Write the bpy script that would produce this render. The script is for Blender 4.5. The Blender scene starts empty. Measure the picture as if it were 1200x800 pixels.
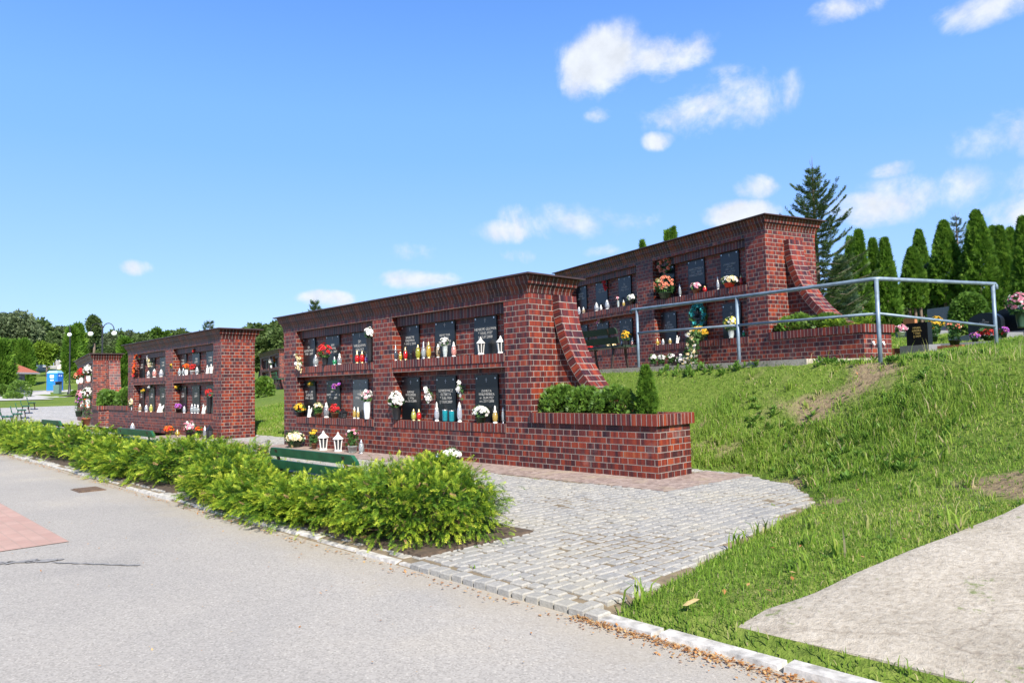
import bpy, math, random
import numpy as np
from mathutils import Vector, Matrix
random.seed(7); rng = np.random.default_rng(11)
S = bpy.context.scene
COL = S.collection
R = math.radians

# ------------------------------------------------------------------ node helpers
def newmat(name):
    m = bpy.data.materials.new(name); m.use_nodes = True
    nt = m.node_tree
    b = nt.nodes['Principled BSDF']
    return m, nt, b
def nd(nt, typ, ins=None, **kw):
    n = nt.nodes.new(typ)
    for k, v in kw.items(): setattr(n, k, v)
    for k, v in (ins or {}).items():
        s = n.inputs[k]
        if isinstance(v, bpy.types.NodeSocket): nt.links.new(v, s)
        else: s.default_value = v
    return n
def c4(c): return (c[0], c[1], c[2], 1)
def ramp(nt, fac, stops):
    r = nd(nt, 'ShaderNodeValToRGB', {'Fac': fac})
    e = r.color_ramp.elements
    while len(e) > 1: e.remove(e[0])
    e[0].position = stops[0][0]; e[0].color = c4(stops[0][1])
    for p, c in stops[1:]:
        x = e.new(p); x.color = c4(c)
    return r.outputs['Color']
def mix(nt, f, a, b, blend='MIX'):
    n = nd(nt, 'ShaderNodeMix', data_type='RGBA', blend_type=blend)
    for i, v in ((0, f), (6, a), (7, b)):
        s = n.inputs[i]
        if isinstance(v, bpy.types.NodeSocket): nt.links.new(v, s)
        else: s.default_value = c4(v) if i else v
    return n.outputs[2]
def math_(nt, op, a, b=0.0, clamp=False):
    n = nd(nt, 'ShaderNodeMath', {0: a, 1: b}, operation=op); n.use_clamp = clamp
    return n.outputs[0]
def noise(nt, vec, scale, detail=4, rough=.6, dist=0.0):
    return nd(nt, 'ShaderNodeTexNoise', {'Vector': vec, 'Scale': scale, 'Detail': detail, 'Roughness': rough, 'Distortion': dist}).outputs['Fac']
def objco(nt): return nd(nt, 'ShaderNodeTexCoord').outputs['Object']
def geo(nt): return nd(nt, 'ShaderNodeNewGeometry').outputs['Position']
def bump(nt, b, h, dist=.01, st=.6):
    n = nd(nt, 'ShaderNodeBump', {'Height': h, 'Strength': st, 'Distance': dist})
    nt.links.new(n.outputs[0], b.inputs['Normal'])

MATS = {}
def plain(name, col, rough=.6, metal=0.0, var=.25, scale=18, trans=0.0, bumpd=0):
    if name in MATS: return MATS[name]
    m, nt, b = newmat(name)
    v = objco(nt)
    f = noise(nt, v, scale)
    a = tuple(c * (1 - var) for c in col); d = tuple(min(1, c * (1 + var)) for c in col)
    nt.links.new(ramp(nt, f, [(.3, a), (.7, d)]), b.inputs['Base Color'])
    b.inputs['Roughness'].default_value = rough; b.inputs['Metallic'].default_value = metal
    b.inputs['Transmission Weight'].default_value = trans
    if bumpd: bump(nt, b, f, bumpd)
    MATS[name] = m; return m

BR_RAMP = [(0, (.024, .010, .014)), (.22, (.048, .015, .018)), (.42, (.105, .022, .018)), (.62, (.195, .030, .016)), (.84, (.26, .048, .019)), (1, (.31, .085, .034))]
def brickmat(name, bw, rh, squash, off, mort=.005, seed=0.0, tone=1.0, mt=1.0):
    m, nt, b = newmat(name)
    uv = nd(nt, 'ShaderNodeTexCoord').outputs['UV']
    t = nd(nt, 'ShaderNodeTexBrick', {'Vector': uv, 'Color1': (0, 0, 0, 1), 'Color2': (1, 1, 1, 1), 'Mortar': (.5, .5, .5, 1), 'Scale': 1.0,
           'Mortar Size': mort, 'Mortar Smooth': .15, 'Bias': 0.0, 'Brick Width': bw, 'Row Height': rh})
    t.squash = squash; t.squash_frequency = 2 if squash != 1 else 1; t.offset = off; t.offset_frequency = 2 if off else 1
    sep = nd(nt, 'ShaderNodeSeparateXYZ', {0: uv})
    row = math_(nt, 'FLOOR', math_(nt, 'DIVIDE', sep.outputs[1], rh))
    cv = nd(nt, 'ShaderNodeCombineXYZ', {0: math_(nt, 'MULTIPLY', sep.outputs[0], 6.5 if rh < .1 else 9.0), 1: math_(nt, 'MULTIPLY', row, 3.17), 2: seed})
    blot = noise(nt, cv.outputs[0], 1.6, 3, .6)
    big = noise(nt, geo(nt), .9, 3, .6)
    x = math_(nt, 'ADD', math_(nt, 'MULTIPLY', t.outputs['Color'], .40), math_(nt, 'MULTIPLY', math_(nt, 'SUBTRACT', blot, .5), 1.95))
    x = math_(nt, 'ADD', x, math_(nt, 'MULTIPLY', math_(nt, 'SUBTRACT', big, .5), .30))
    x = math_(nt, 'ADD', x, .29)
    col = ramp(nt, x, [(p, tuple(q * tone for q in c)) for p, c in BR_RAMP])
    fine = noise(nt, geo(nt), 60, 3, .7)
    col = mix(nt, .35, col, ramp(nt, fine, [(.3, (.55, .55, .55)), (.7, (1.3, 1.25, 1.2))]), 'MULTIPLY')
    mc = ramp(nt, noise(nt, geo(nt), 7, 4, .7), [(.3, tuple(q * mt for q in (.19, .155, .135))), (.7, tuple(q * mt for q in (.36, .31, .265)))])
    eff = ramp(nt, noise(nt, geo(nt), 1.7, 5, .7), [(.60, (0, 0, 0)), (.78, (.22, .22, .22))])
    col = mix(nt, eff, col, (.42, .36, .33))
    col = mix(nt, t.outputs['Fac'], col, mc)
    nt.links.new(col, b.inputs['Base Color'])
    nt.links.new(math_(nt, 'ADD', math_(nt, 'MULTIPLY', t.outputs['Fac'], .35), .48), b.inputs['Roughness'])
    h = math_(nt, 'ADD', math_(nt, 'MULTIPLY', t.outputs['Fac'], -1.0), math_(nt, 'MULTIPLY', fine, .25))
    bump(nt, b, h, .006, .8)
    b.inputs['Specular IOR Level'].default_value = .35
    return m
BRICK = brickmat('brick', .25, .075, .5, .5, tone=.9, mt=.88)
BRICK2 = brickmat('brick_running', .25, .075, 1, .5, seed=4.0, tone=.92, mt=.9)
SOLDIER = brickmat('brick_soldier', .072, 10.0, 1, 0, seed=8.0, tone=.92, mt=.9)
SOLDIER_SHADED = brickmat('brick_soldier_shaded', .08, 10.0, 1, 0, seed=12.0, tone=.6, mt=.85)  # soldier brick darkened: the shade on cornice and lintels is put into its colour

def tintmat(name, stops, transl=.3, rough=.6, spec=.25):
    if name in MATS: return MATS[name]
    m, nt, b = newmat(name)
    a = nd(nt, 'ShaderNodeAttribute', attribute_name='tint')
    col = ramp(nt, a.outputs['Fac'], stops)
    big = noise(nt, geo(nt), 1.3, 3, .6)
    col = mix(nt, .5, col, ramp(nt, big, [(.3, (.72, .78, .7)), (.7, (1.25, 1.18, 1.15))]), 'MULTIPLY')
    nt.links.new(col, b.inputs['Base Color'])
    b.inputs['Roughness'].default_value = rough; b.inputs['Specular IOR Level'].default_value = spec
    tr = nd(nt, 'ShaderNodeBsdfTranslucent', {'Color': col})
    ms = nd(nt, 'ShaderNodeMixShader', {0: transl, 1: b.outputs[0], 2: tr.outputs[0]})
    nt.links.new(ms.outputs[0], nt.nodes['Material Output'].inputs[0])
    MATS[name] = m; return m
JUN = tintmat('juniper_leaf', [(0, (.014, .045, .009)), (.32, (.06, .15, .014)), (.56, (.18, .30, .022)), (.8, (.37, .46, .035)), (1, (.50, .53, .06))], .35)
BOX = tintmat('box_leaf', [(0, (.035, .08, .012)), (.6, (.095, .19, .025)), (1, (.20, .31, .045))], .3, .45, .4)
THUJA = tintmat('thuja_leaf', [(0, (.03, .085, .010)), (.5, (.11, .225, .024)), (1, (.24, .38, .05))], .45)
SPRUCE = tintmat('spruce_needle', [(0, (.035, .065, .022)), (.6, (.085, .14, .045)), (1, (.16, .23, .075))], .3)
BLUES = tintmat('blue_spruce_needle', [(0, (.035, .07, .04)), (.6, (.085, .145, .085)), (1, (.15, .23, .14))], .25)
DECID = tintmat('deciduous_leaf', [(0, (.04, .08, .024)), (.5, (.10, .155, .045)), (1, (.18, .245, .075))], .4)
WILLOW = tintmat('willow_leaf', [(0, (.055, .085, .04)), (.5, (.13, .175, .085)), (1, (.21, .26, .14))], .4)
LIME = tintmat('lime_leaf', [(0, (.07, .13, .012)), (.5, (.16, .26, .025)), (1, (.27, .38, .05))], .35)
GRASS = tintmat('grass_blade', [(0, (.075, .155, .018)), (.45, (.17, .30, .034)), (.75, (.28, .38, .06)), (.9, (.42, .40, .15)), (1, (.50, .42, .24))], .45, .5)
WEED = tintmat('weed_leaf', [(0, (.07, .16, .025)), (.6, (.14, .27, .04)), (1, (.24, .37, .07))], .45, .5)
LITTER = tintmat('litter', [(0, (.30, .13, .045)), (.5, (.46, .22, .08)), (1, (.55, .38, .18))], .25)
LEAFG = tintmat('flower_leaf', [(0, (.02, .06, .015)), (.6, (.05, .13, .03)), (1, (.11, .22, .06))], .25)

# ------------------------------------------------------------------ objects
def tag(o, label=None, cat=None, group=None, kind=None):
    if label: o['label'] = label
    if cat: o['category'] = cat
    if group: o['group'] = group
    if kind: o['kind'] = kind
    return o
def empty(name, loc, rz=0.0, sc=1.0):
    o = bpy.data.objects.new(name, None); COL.objects.link(o)
    o.location = loc; o.rotation_euler = (0, 0, rz); o.scale = (sc,) * 3; o.empty_display_size = .1
    return o
def link(name, me, parent=None):
    o = bpy.data.objects.new(name, me); COL.objects.link(o)
    if parent is not None: o.parent = parent
    return o
def copy_tree(o, parent=None):
    c = o.copy(); COL.objects.link(c); c.parent = parent
    for ch in o.children: copy_tree(ch, c)
    return c

class MB:
    """collects faces with uv in metres; builds one mesh object"""
    def __init__(s): s.v = []; s.f = []; s.uv = []; s.sm = []
    def face(s, pts, uvs=None, smooth=False):
        i = len(s.v); s.v += [tuple(p) for p in pts]; s.f.append(tuple(range(i, i + len(pts))))
        if uvs is None:
            p = [Vector(q) for q in pts]; n = (p[1] - p[0]).cross(p[2] - p[0])
            a = (abs(n.x), abs(n.y), abs(n.z)); k = a.index(max(a))
            uvs = [((q.y, q.z), (q.x, q.z), (q.x, q.y))[k] for q in p]
        s.uv += [tuple(u) for u in uvs]; s.sm.append(smooth)
    def frus(s, b0, b1, z0, z1, bottom=True, top=True):
        """box whose bottom rect b0=(x0,x1,y0,y1) and top rect b1 may differ"""
        A = [(b0[0], b0[2], z0), (b0[1], b0[2], z0), (b0[1], b0[3], z0), (b0[0], b0[3], z0)]
        B = [(b1[0], b1[2], z1), (b1[1], b1[2], z1), (b1[1], b1[3], z1), (b1[0], b1[3], z1)]
        for i in range(4):
            j = (i + 1) % 4
            q = [A[i], A[j], B[j], B[i]]
            k = 0 if i in (0, 2) else 1
            s.face(q, [(w[k], w[2]) for w in q])
        if top: s.face([B[0], B[1], B[2], B[3]])
        if bottom: s.face([A[3], A[2], A[1], A[0]])
    def box(s, x0, x1, y0, y1, z0, z1, **k): s.frus((x0, x1, y0, y1), (x0, x1, y0, y1), z0, z1, **k)
    def lathe(s, prof, c=(0, 0, 0), n=12, sq=0):
        for i in range(len(prof) - 1):
            for k in range(n):
                a0 = 2 * math.pi * (k + .5 * sq) / n; a1 = 2 * math.pi * (k + 1 + .5 * sq) / n
                (r0, z0), (r1, z1) = prof[i], prof[i + 1]
                P = lambda r, a, z: (c[0] + r * math.cos(a), c[1] + r * math.sin(a), c[2] + z)
                q = [P(r0, a0, z0), P(r0, a1, z0), P(r1, a1, z1), P(r1, a0, z1)]
                if r0 < 1e-6: q = [q[0], q[2], q[3]]
                elif r1 < 1e-6: q = q[:3]
                s.face(q, None, n > 6 and not sq)
    def tube(s, pts, r, n=8, cap=True):
        pts = [Vector(p) for p in pts]; rings = []
        rr = r if isinstance(r, (list, tuple)) else [r] * len(pts)
        for i, p in enumerate(pts):
            t = (pts[min(i + 1, len(pts) - 1)] - pts[max(i - 1, 0)]).normalized()
            a = Vector((0, 0, 1)) if abs(t.z) < .9 else Vector((1, 0, 0))
            x = t.cross(a).normalized(); y = t.cross(x)
            rings.append([p + (x * math.cos(2 * math.pi * k / n) + y * math.sin(2 * math.pi * k / n)) * rr[i] for k in range(n)])
        for i in range(len(pts) - 1):
            for k in range(n):
                j = (k + 1) % n
                s.face([rings[i][j], rings[i][k], rings[i + 1][k], rings[i + 1][j]], None, True)
        if cap:
            s.face(rings[0]); s.face(rings[-1][::-1])
    def xbar(s, p0, p1, w, h):
        """rectangular bar from p0 to p1"""
        p0, p1 = Vector(p0), Vector(p1); t = (p1 - p0).normalized()
        a = Vector((0, 0, 1)) if abs(t.z) < .9 else Vector((0, 1, 0))
        x = t.cross(a).normalized() * w / 2; y = x.cross(t).normalized() * h / 2
        A = [p0 - x - y, p0 + x - y, p0 + x + y, p0 - x + y]; B = [q + (p1 - p0) for q in A]
        for i in range(4): j = (i + 1) % 4; s.face([A[i], A[j], B[j], B[i]])
        s.face(A[::-1]); s.face(B)
    def build(s, name, mat, parent=None, bev=0):
        me = bpy.data.meshes.new(name); me.from_pydata(s.v, [], s.f)
        ul = me.uv_layers.new(name='UVMap')
        ul.data.foreach_set('uv', np.array(s.uv, dtype=np.float32).ravel())
        me.polygons.foreach_set('use_smooth', s.sm)
        for m in (mat if isinstance(mat, list) else [mat]): me.materials.append(m)
        if any(s.sm):
            import bmesh
            bm = bmesh.new(); bm.from_mesh(me); bmesh.ops.remove_doubles(bm, verts=bm.verts, dist=1e-5); bm.to_mesh(me); bm.free()
        me.update()
        o = link(name, me, parent)
        if bev:
            md = o.modifiers.new('bev', 'BEVEL'); md.width = bev; md.segments = 2; md.limit_method = 'ANGLE'
        return o

def npmesh(name, V, k, mat, parent=None, tint=None, smooth=False):
    """V (n*k,3): n faces of k verts each"""
    V = np.ascontiguousarray(V, dtype=np.float32).reshape(-1, 3); nv = len(V); nf = nv // k
    me = bpy.data.meshes.new(name)
    me.vertices.add(nv); me.vertices.foreach_set('co', V.ravel())
    me.loops.add(nv); me.loops.foreach_set('vertex_index', np.arange(nv, dtype=np.int32))
    me.polygons.add(nf); me.polygons.foreach_set('loop_start', np.arange(0, nv, k, dtype=np.int32))
    if tint is not None:
        a = me.attributes.new('tint', 'FLOAT', 'FACE'); a.data.foreach_set('value', np.clip(tint, 0, 1).astype(np.float32))
    me.materials.append(mat); me.update(calc_edges=True)
    return link(name, me, parent) if name else me

def unit(v): return v / np.maximum(np.linalg.norm(v, axis=-1, keepdims=True), 1e-9)
def frames(d, roll=None):
    """orthonormal frames for directions d (n,3): returns x(=d),y,z"""
    d = unit(d); n = len(d)
    r = unit(rng.normal(size=(n, 3))) if roll is None else roll
    y = unit(np.cross(r, d)); z = np.cross(d, y)
    return d, y, z
def place(T, pos, d, size, roll=None):
    """template T (faces,k,3) placed at pos with x axis along d -> (n*faces*k,3)"""
    x, y, z = frames(d, roll); sz = np.asarray(size).reshape(-1, 1, 1, 1)
    P = T[None, ..., 0:1] * x[:, None, None] + T[None, ..., 1:2] * y[:, None, None] + T[None, ..., 2:3] * z[:, None, None]
    return (pos[:, None, None] + P * sz).reshape(-1, 3)
def leafq(p, d, l, w, up=(0, 0, 1)):
    """rhombus leaf (4,3)"""
    p, d = np.array(p, float), np.array(d, float); d /= np.linalg.norm(d)
    s = np.cross(d, up); s /= max(np.linalg.norm(s), 1e-6)
    return np.array([p, p + d * l * .45 + s * w / 2, p + d * l, p + d * l * .45 - s * w / 2])
def T_frond(n=5, droop=-.25, wid=.075, ll=.42):
    out = []; 
    ax = lambda t: np.array([t, 0, droop * t * t])
    for i in range(n):
        t = .12 + .7 * i / (n - 1) ; L = ll * (1 - .45 * t)
        for sgn in (-1, 1):
            out.append(leafq(ax(t), (1, sgn * (.85 - .3 * t), -.1 + .25 * (i % 2)), L, wid))
    out.append(leafq(ax(.55), (1, 0, droop * 1.2), .5, wid))
    return np.array(out)
def T_spray(k=5):
    return np.array([leafq((0.05 * i, 0, 0), (1, math.tan((i - (k - 1) / 2) * .45), .12 * (i % 2)), 1 - .12 * abs(i - (k - 1) / 2), .22) for i in range(k)])
FROND = T_frond(); SPRAY = T_spray()
T_needle = np.array([leafq((.1 * i, 0, 0), (1, .75 * (1 if i % 2 else -1), .35 * ((i // 2) % 2 * 2 - 1)), .42, .10) for i in range(8)] + [leafq((.4, 0, 0), (1, 0, .1), .65, .12)])
T_leaf5 = np.array([leafq((.1 * i, .12 * ((i * 7) % 5 - 2), .1 * ((i * 3) % 5 - 2)), (1, .6 * ((i * 2) % 5 - 2), .5 * ((i * 3) % 5 - 2)), .8, .5, (0.2 * i, .3, 1)) for i in range(5)])
def rep(t, k): return np.repeat(t, k)
# ------------------------------------------------------------------ terrain
def smooth(a, b, x):
    t = np.clip((x - a) / (b - a), 0, 1); return t * t * (3 - 2 * t)
def wob(x, y):
    return (np.sin(1.7 * x + .6 * y) * np.sin(2.3 * y - .8 * x) + .6 * np.sin(4.9 * x + 1.3) * np.sin(5.7 * y + .4) + .35 * np.sin(11.3 * x + 3 * y) * np.sin(9.1 * y))
EDG = [((4.56, -4.13), (3.93, -.39)), ((3.93, -.39), (3.38, .42)), ((3.38, .42), (2.25, 1.15))]
def sd_cobble(X, Y):
    s = Y - (1.1 + .16 * np.maximum(0, -20 - X))
    for a, b in EDG:
        dx, dy = b[0] - a[0], b[1] - a[1]; L = math.hypot(dx, dy)
        s = np.maximum(s, (X - a[0]) * dy / L - (Y - a[1]) * dx / L)
    return s
RX = math.cos(.276), -math.sin(.276)
def to3(X, Y):   # upper terrace frame (along, across)
    u, v = X - .6, Y - 5.48
    return u * RX[0] + v * RX[1], -u * RX[1] + v * RX[0]
def sd_terrace(X, Y): return -((X - 3.33) * .272 + (Y - 2.75) * .962)
def yroad(X): return -4.13 + .16 * np.maximum(0, -16 - X)
def far_rise(X):
    X = np.asarray(X, float)
    s = np.where(X < -20, -(X - 6.8) / 1.13, 0)
    return .03 * np.maximum(0, s - 32) + .06 * np.maximum(0, s - 92) - .07 * np.maximum(0, s - 150)
RA, RB = np.array([5.09, -4.02]), np.array([5.73, -1.42])
def ramp_left(Y): return RA[0] + (Y - RA[1]) * (RB[0] - RA[0]) / (RB[1] - RA[1])
def terrain(X, Y, bumps=True):
    X = np.asarray(X, float); Y = np.asarray(Y, float); over = np.clip((X - ramp_left(Y)) / .08, 0, 1) * (X < ramp_left(Y) + 3.2) * (Y < 8.5) * (Y > -3.88)
    X = np.where(Y < 8.5, np.minimum(X, ramp_left(Y)), X)
    s1 = sd_cobble(X, Y); sT = sd_terrace(X, Y)
    lx, ly = to3(X, Y)
    k = smooth(2.3, 3.0, lx)
    zt = 1.22 + .06 * (1 - k) - .007 * np.clip(-X - 4, 0, 40) + (.04 + .05 * smooth(-25, -3, X)) * np.clip(-sT - 3.3 * (1 - k), 0, 120)
    t = np.clip(s1 / np.maximum(s1 + np.maximum(sT, 0), 1e-6), 0, 1)
    p = 1.35 - .30 * smooth(-2, -8, X)
    B = zt * t ** p * np.where(X > 2, smooth(-4.12, -2.7, Y), 1)
    if bumps: B = B + wob(X, Y) * .010 * np.clip(s1, 0, 1)
    z = np.where(s1 > 0, B + .04 * np.clip(s1 / .12, 0, 1), np.maximum(s1, -.14))
    z = np.where((sT < .08) & (lx < 2.42) & (lx > -60) & (-sT < 1.9), np.minimum(z, 1.28 - .007 * np.clip(-X - 4, 0, 40)), z)
    r = yroad(X) + .11
    z = np.minimum(z, np.maximum((Y - r) * 1.0, -.14))
    return z + far_rise(X) - .09 * over
def axis(lo, hi, fl, fh, step, grow=1.16):
    c = list(np.arange(fl, fh + 1e-6, step)); d = step
    while c[-1] < hi: d *= grow; c.append(c[-1] + d)
    d = step
    while c[0] > lo: d *= grow; c.insert(0, c[0] - d)
    return np.array(c)
def sheet(name, mat, xs, ys, zf):
    X, Y = np.meshgrid(xs, ys, indexing='ij'); Z = zf(X, Y)
    V = np.stack([X, Y, Z], -1).reshape(-1, 3); ny = len(ys)
    i = np.arange((len(xs) - 1) * ny).reshape(len(xs) - 1, ny)[:, :-1].ravel()
    F = np.stack([i, i + ny, i + ny + 1, i + 1], -1)
    me = bpy.data.meshes.new(name)
    me.vertices.add(len(V)); me.vertices.foreach_set('co', V.astype(np.float32).ravel())
    me.loops.add(F.size); me.loops.foreach_set('vertex_index', F.astype(np.int32).ravel())
    me.polygons.add(len(F)); me.polygons.foreach_set('loop_start', np.arange(0, F.size, 4, dtype=np.int32))
    me.polygons.foreach_set('use_smooth', np.ones(len(F), bool))
    me.materials.append(mat); me.update(calc_edges=True); me.validate()
    return link(name, me)

# ground material: lawn with soil patches
m, nt, b = newmat('lawn')
v = geo(nt)
n1 = noise(nt, v, 1.1, 5, .65); n2 = noise(nt, v, 14, 4, .7); n3 = noise(nt, v, .12, 3)
g = ramp(nt, n2, [(.25, (.055, .095, .016)), (.55, (.12, .175, .032)), (.8, (.22, .25, .075))])
g = mix(nt, .6, g, ramp(nt, n3, [(.3, (.75, .85, .7)), (.7, (1.35, 1.2, 1.1))]), 'MULTIPLY')
soil = ramp(nt, n2, [(.3, (.13, .095, .055)), (.55, (.25, .19, .115)), (.7, (.17, .19, .05))])
bare_a = nd(nt, 'ShaderNodeAttribute', attribute_name='bare').outputs['Fac']
nt.links.new(mix(nt, ramp(nt, math_(nt, 'ADD', bare_a, math_(nt, 'MULTIPLY', math_(nt, 'SUBTRACT', n1, .5), .9)), [(.35, (0, 0, 0)), (.75, (1, 1, 1))]), g, soil), b.inputs['Base Color'])
b.inputs['Roughness'].default_value = .95; b.inputs['Specular IOR Level'].default_value = .1
bump(nt, b, n2, .04, .7); LAWN = m
xs = axis(-420, 130, -1.5, 8, .11); ys = axis(-60, 330, -4.6, 4.5, .11)
def vn(x, y, s, seed):  # cheap smooth value noise 0..1
    t = 0; a = 0
    for k in range(4):
        f = s * 1.9 ** k; w = .6 ** k
        t = t + w * np.sin(f * x + 1.7 * seed + 2.1 * np.sin(f * .7 * y + seed + k)) * np.sin(f * y * 1.1 - 2.3 * seed + 1.9 * np.sin(f * .8 * x - seed + 2 * k)); a += w
    return .5 + .5 * t / a
def cover(x, y):   # share of ground covered by grass on the bank
    s1 = sd_cobble(x, y); sT = sd_terrace(x, y)
    bl = .27 - .30 * (y < -2.0) + .10 * ((s1 < .6) & (x > 1.6) & (x < 3.5)) + .10 * (sT < .9) * (sT > -.2) * (x < 4.0)
    return np.clip((vn(x, y, 1.25, 7.3) - bl) / .14, 0, 1)
go = sheet('ground', LAWN, xs, ys, terrain); tag(go, kind='structure')
gx, gy = np.meshgrid(xs, ys, indexing='ij'); at_ = go.data.attributes.new('bare', 'FLOAT', 'POINT')
inb = (gx > 1.2) & (gx < 7.4) & (gy > -4.2) & (gy < 6)
at_.data.foreach_set('value', np.where(inb, .30 + .55 * (1 - cover(gx, gy)), .12).astype(np.float32).ravel())

# asphalt road
m, nt, b = newmat('asphalt')
v = geo(nt)
sp = nd(nt, 'ShaderNodeTexVoronoi', {'Vector': v, 'Scale': 120}).outputs['Color']
sepc = nd(nt, 'ShaderNodeSeparateColor', {0: sp}).outputs[0]
col = ramp(nt, sepc, [(0, (.26, .245, .222)), (.3, (.325, .306, .278)), (.75, (.355, .334, .303)), (.95, (.385, .362, .33)), (1, (.45, .42, .375))])
big = noise(nt, v, .55, 5, .6, .4)
col = mix(nt, .8, col, ramp(nt, big, [(.26, (.68, .69, .71)), (.42, (.93, .93, .93)), (.6, (1.03, 1.02, 1.0)), (.74, (1.2, 1.15, 1.06))]), 'MULTIPLY')
sy = nd(nt, 'ShaderNodeSeparateXYZ', {0: v}).outputs[1]
e = math_(nt, 'ADD', math_(nt, 'MULTIPLY', math_(nt, 'SUBTRACT', noise(nt, v, 1.6, 5, .7), .5), 1.1), sy)
col = mix(nt, ramp(nt, math_(nt, 'ADD', e, 5.0), [(.42, (0, 0, 0)), (.95, (.7, .7, .7))]), col, (.36, .315, .245))
nt.links.new(col, b.inputs['Base Color']); b.inputs['Roughness'].default_value = .9; b.inputs['Specular IOR Level'].default_value = .15
bump(nt, b, sepc, .006, .7); ASPH = m
tag(sheet('road', ASPH, axis(-46, 24, -14, 10, .5), np.arange(-15, -3.99, .25), lambda X, Y: -.02 + far_rise(X)), kind='structure')
tag(sheet('road_curve', ASPH, axis(-60, -46, -52, -46.5, .5), np.arange(-12, 1.01, .25), lambda X, Y: -.025 + far_rise(X)), kind='structure')

# cobbles: individual setts in one mesh
m, nt, b = newmat('granite_sett')
a = nd(nt, 'ShaderNodeAttribute', attribute_name='tint').outputs['Fac']
col = ramp(nt, a, [(0, (.245, .242, .236)), (.3, (.285, .278, .262)), (.65, (.32, .308, .284)), (.92, (.355, .34, .308)), (1, (.28, .245, .20))])
v = geo(nt)
col = mix(nt, .8, col, ramp(nt, noise(nt, v, 55, 3, .8), [(.25, (.6, .6, .6)), (.75, (1.22, 1.22, 1.2))]), 'MULTIPLY')
col = mix(nt, ramp(nt, noise(nt, v, .9, 5, .65), [(.5, (0, 0, 0)), (.75, (.55, .55, .55))]), col, (.36, .33, .25))
nt.links.new(col, b.inputs['Base Color']); b.inputs['Roughness'].default_value = .8; b.inputs['Specular IOR Level'].default_value = .25
bump(nt, b, noise(nt, v, 40, 3, .7), .006, .8); SETT = m
m, nt, b = newmat('joint_sand'); v = geo(nt)
jc = ramp(nt, noise(nt, v, 9, 5, .7), [(.3, (.10, .08, .05)), (.55, (.19, .145, .09)), (.7, (.14, .14, .055))])
nt.links.new(jc, b.inputs['Base Color']); b.inputs['Roughness'].default_value = 1; SAND = m
P_ = .094
nx, ny = int(17.8 / .092), int(5.4 / P_)
ix, iy = np.meshgrid(np.arange(nx), np.arange(ny), indexing='ij'); ix = ix.ravel(); iy = iy.ravel()
lw = np.cumsum(rng.uniform(.078, .108, nx)); lw = 4.62 - lw           # rows run from the road to the wall
wx = np.diff(np.concatenate([[4.62], lw]))
cx = (lw - wx / 2)[ix] ; hw = np.abs(wx / 2)[ix]
row_off = rng.uniform(0, P_, nx)
hy = rng.uniform(.039, .055, len(ix))
cy = -4.10 + iy * P_ + row_off[ix] + rng.normal(0, .007, len(ix)) + .012 * np.sin(cx * 3.1 + iy * .2)
keep = (sd_cobble(cx, cy) < -.05) & (cy > -4.03) & ~((cx < 2.62) & (cy > -.74) & (cy < .86) & (cx > -7.1)) & ~((cx < -9.9) & (cy > -.74) & (cy < .86)) & (cx > -13)
cx, cy, hw, hy = cx[keep], cy[keep], hw[keep] - .0075, hy[keep] - .0075
bx_ = np.arange(3.08, 4.56, .101); cx = np.concatenate([cx, bx_]); cy = np.concatenate([cy, np.full(len(bx_), -4.098) + rng.normal(0, .004, len(bx_))]); hw = np.concatenate([hw, np.full(len(bx_), .044)]); hy = np.concatenate([hy, np.full(len(bx_), .046)])
n = len(cx); z0 = .014 + rng.normal(0, .002, n) + .006 * np.sin(cx * 2.1) * np.sin(cy * 2.7)
tx, ty = rng.normal(0, .014, n), rng.normal(0, .014, n); ang = rng.normal(0, .035, n)
faces = []
def sett_pt(ax, ay, ins, dz):
    x = ax * (hw - ins); y = ay * (hy - ins)
    x = x + rng.normal(0, .002, n); 
    X = cx + x * np.cos(ang) - y * np.sin(ang); Y = cy + x * np.sin(ang) + y * np.cos(ang)
    return np.stack([X, Y, z0 + dz + tx * x + ty * y], -1)
Cn = [(-1, -1), (1, -1), (1, 1), (-1, 1)]
top = [sett_pt(a_, b_, .007, 0) for a_, b_ in Cn]; mid = [sett_pt(a_, b_, .0005, -.007) for a_, b_ in Cn]; low = [p + np.array([0, 0, -.045]) for p in mid]
faces.append(np.stack(top, 1))
for i in range(4):
    j = (i + 1) % 4
    faces.append(np.stack([mid[i], mid[j], top[j], top[i]], 1)); faces.append(np.stack([low[i], low[j], mid[j], mid[i]], 1))
V = np.stack(faces, 1).reshape(-1, 3); tt = rep(np.clip(rng.beta(2.2, 2.2, n), 0, 1), 9)
tag(npmesh('cobbled_plaza', V, 4, SETT, None, tt), kind='structure')
tag(sheet('paving_bed', SAND, axis(-12, 4.6, -3, 4.56, .2), np.arange(-4.17, 1.2, .1), lambda X, Y: np.where(Y < -4.15, -.03, np.where(sd_cobble(X, Y) < .02, .004, -.1))), kind='structure')
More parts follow.
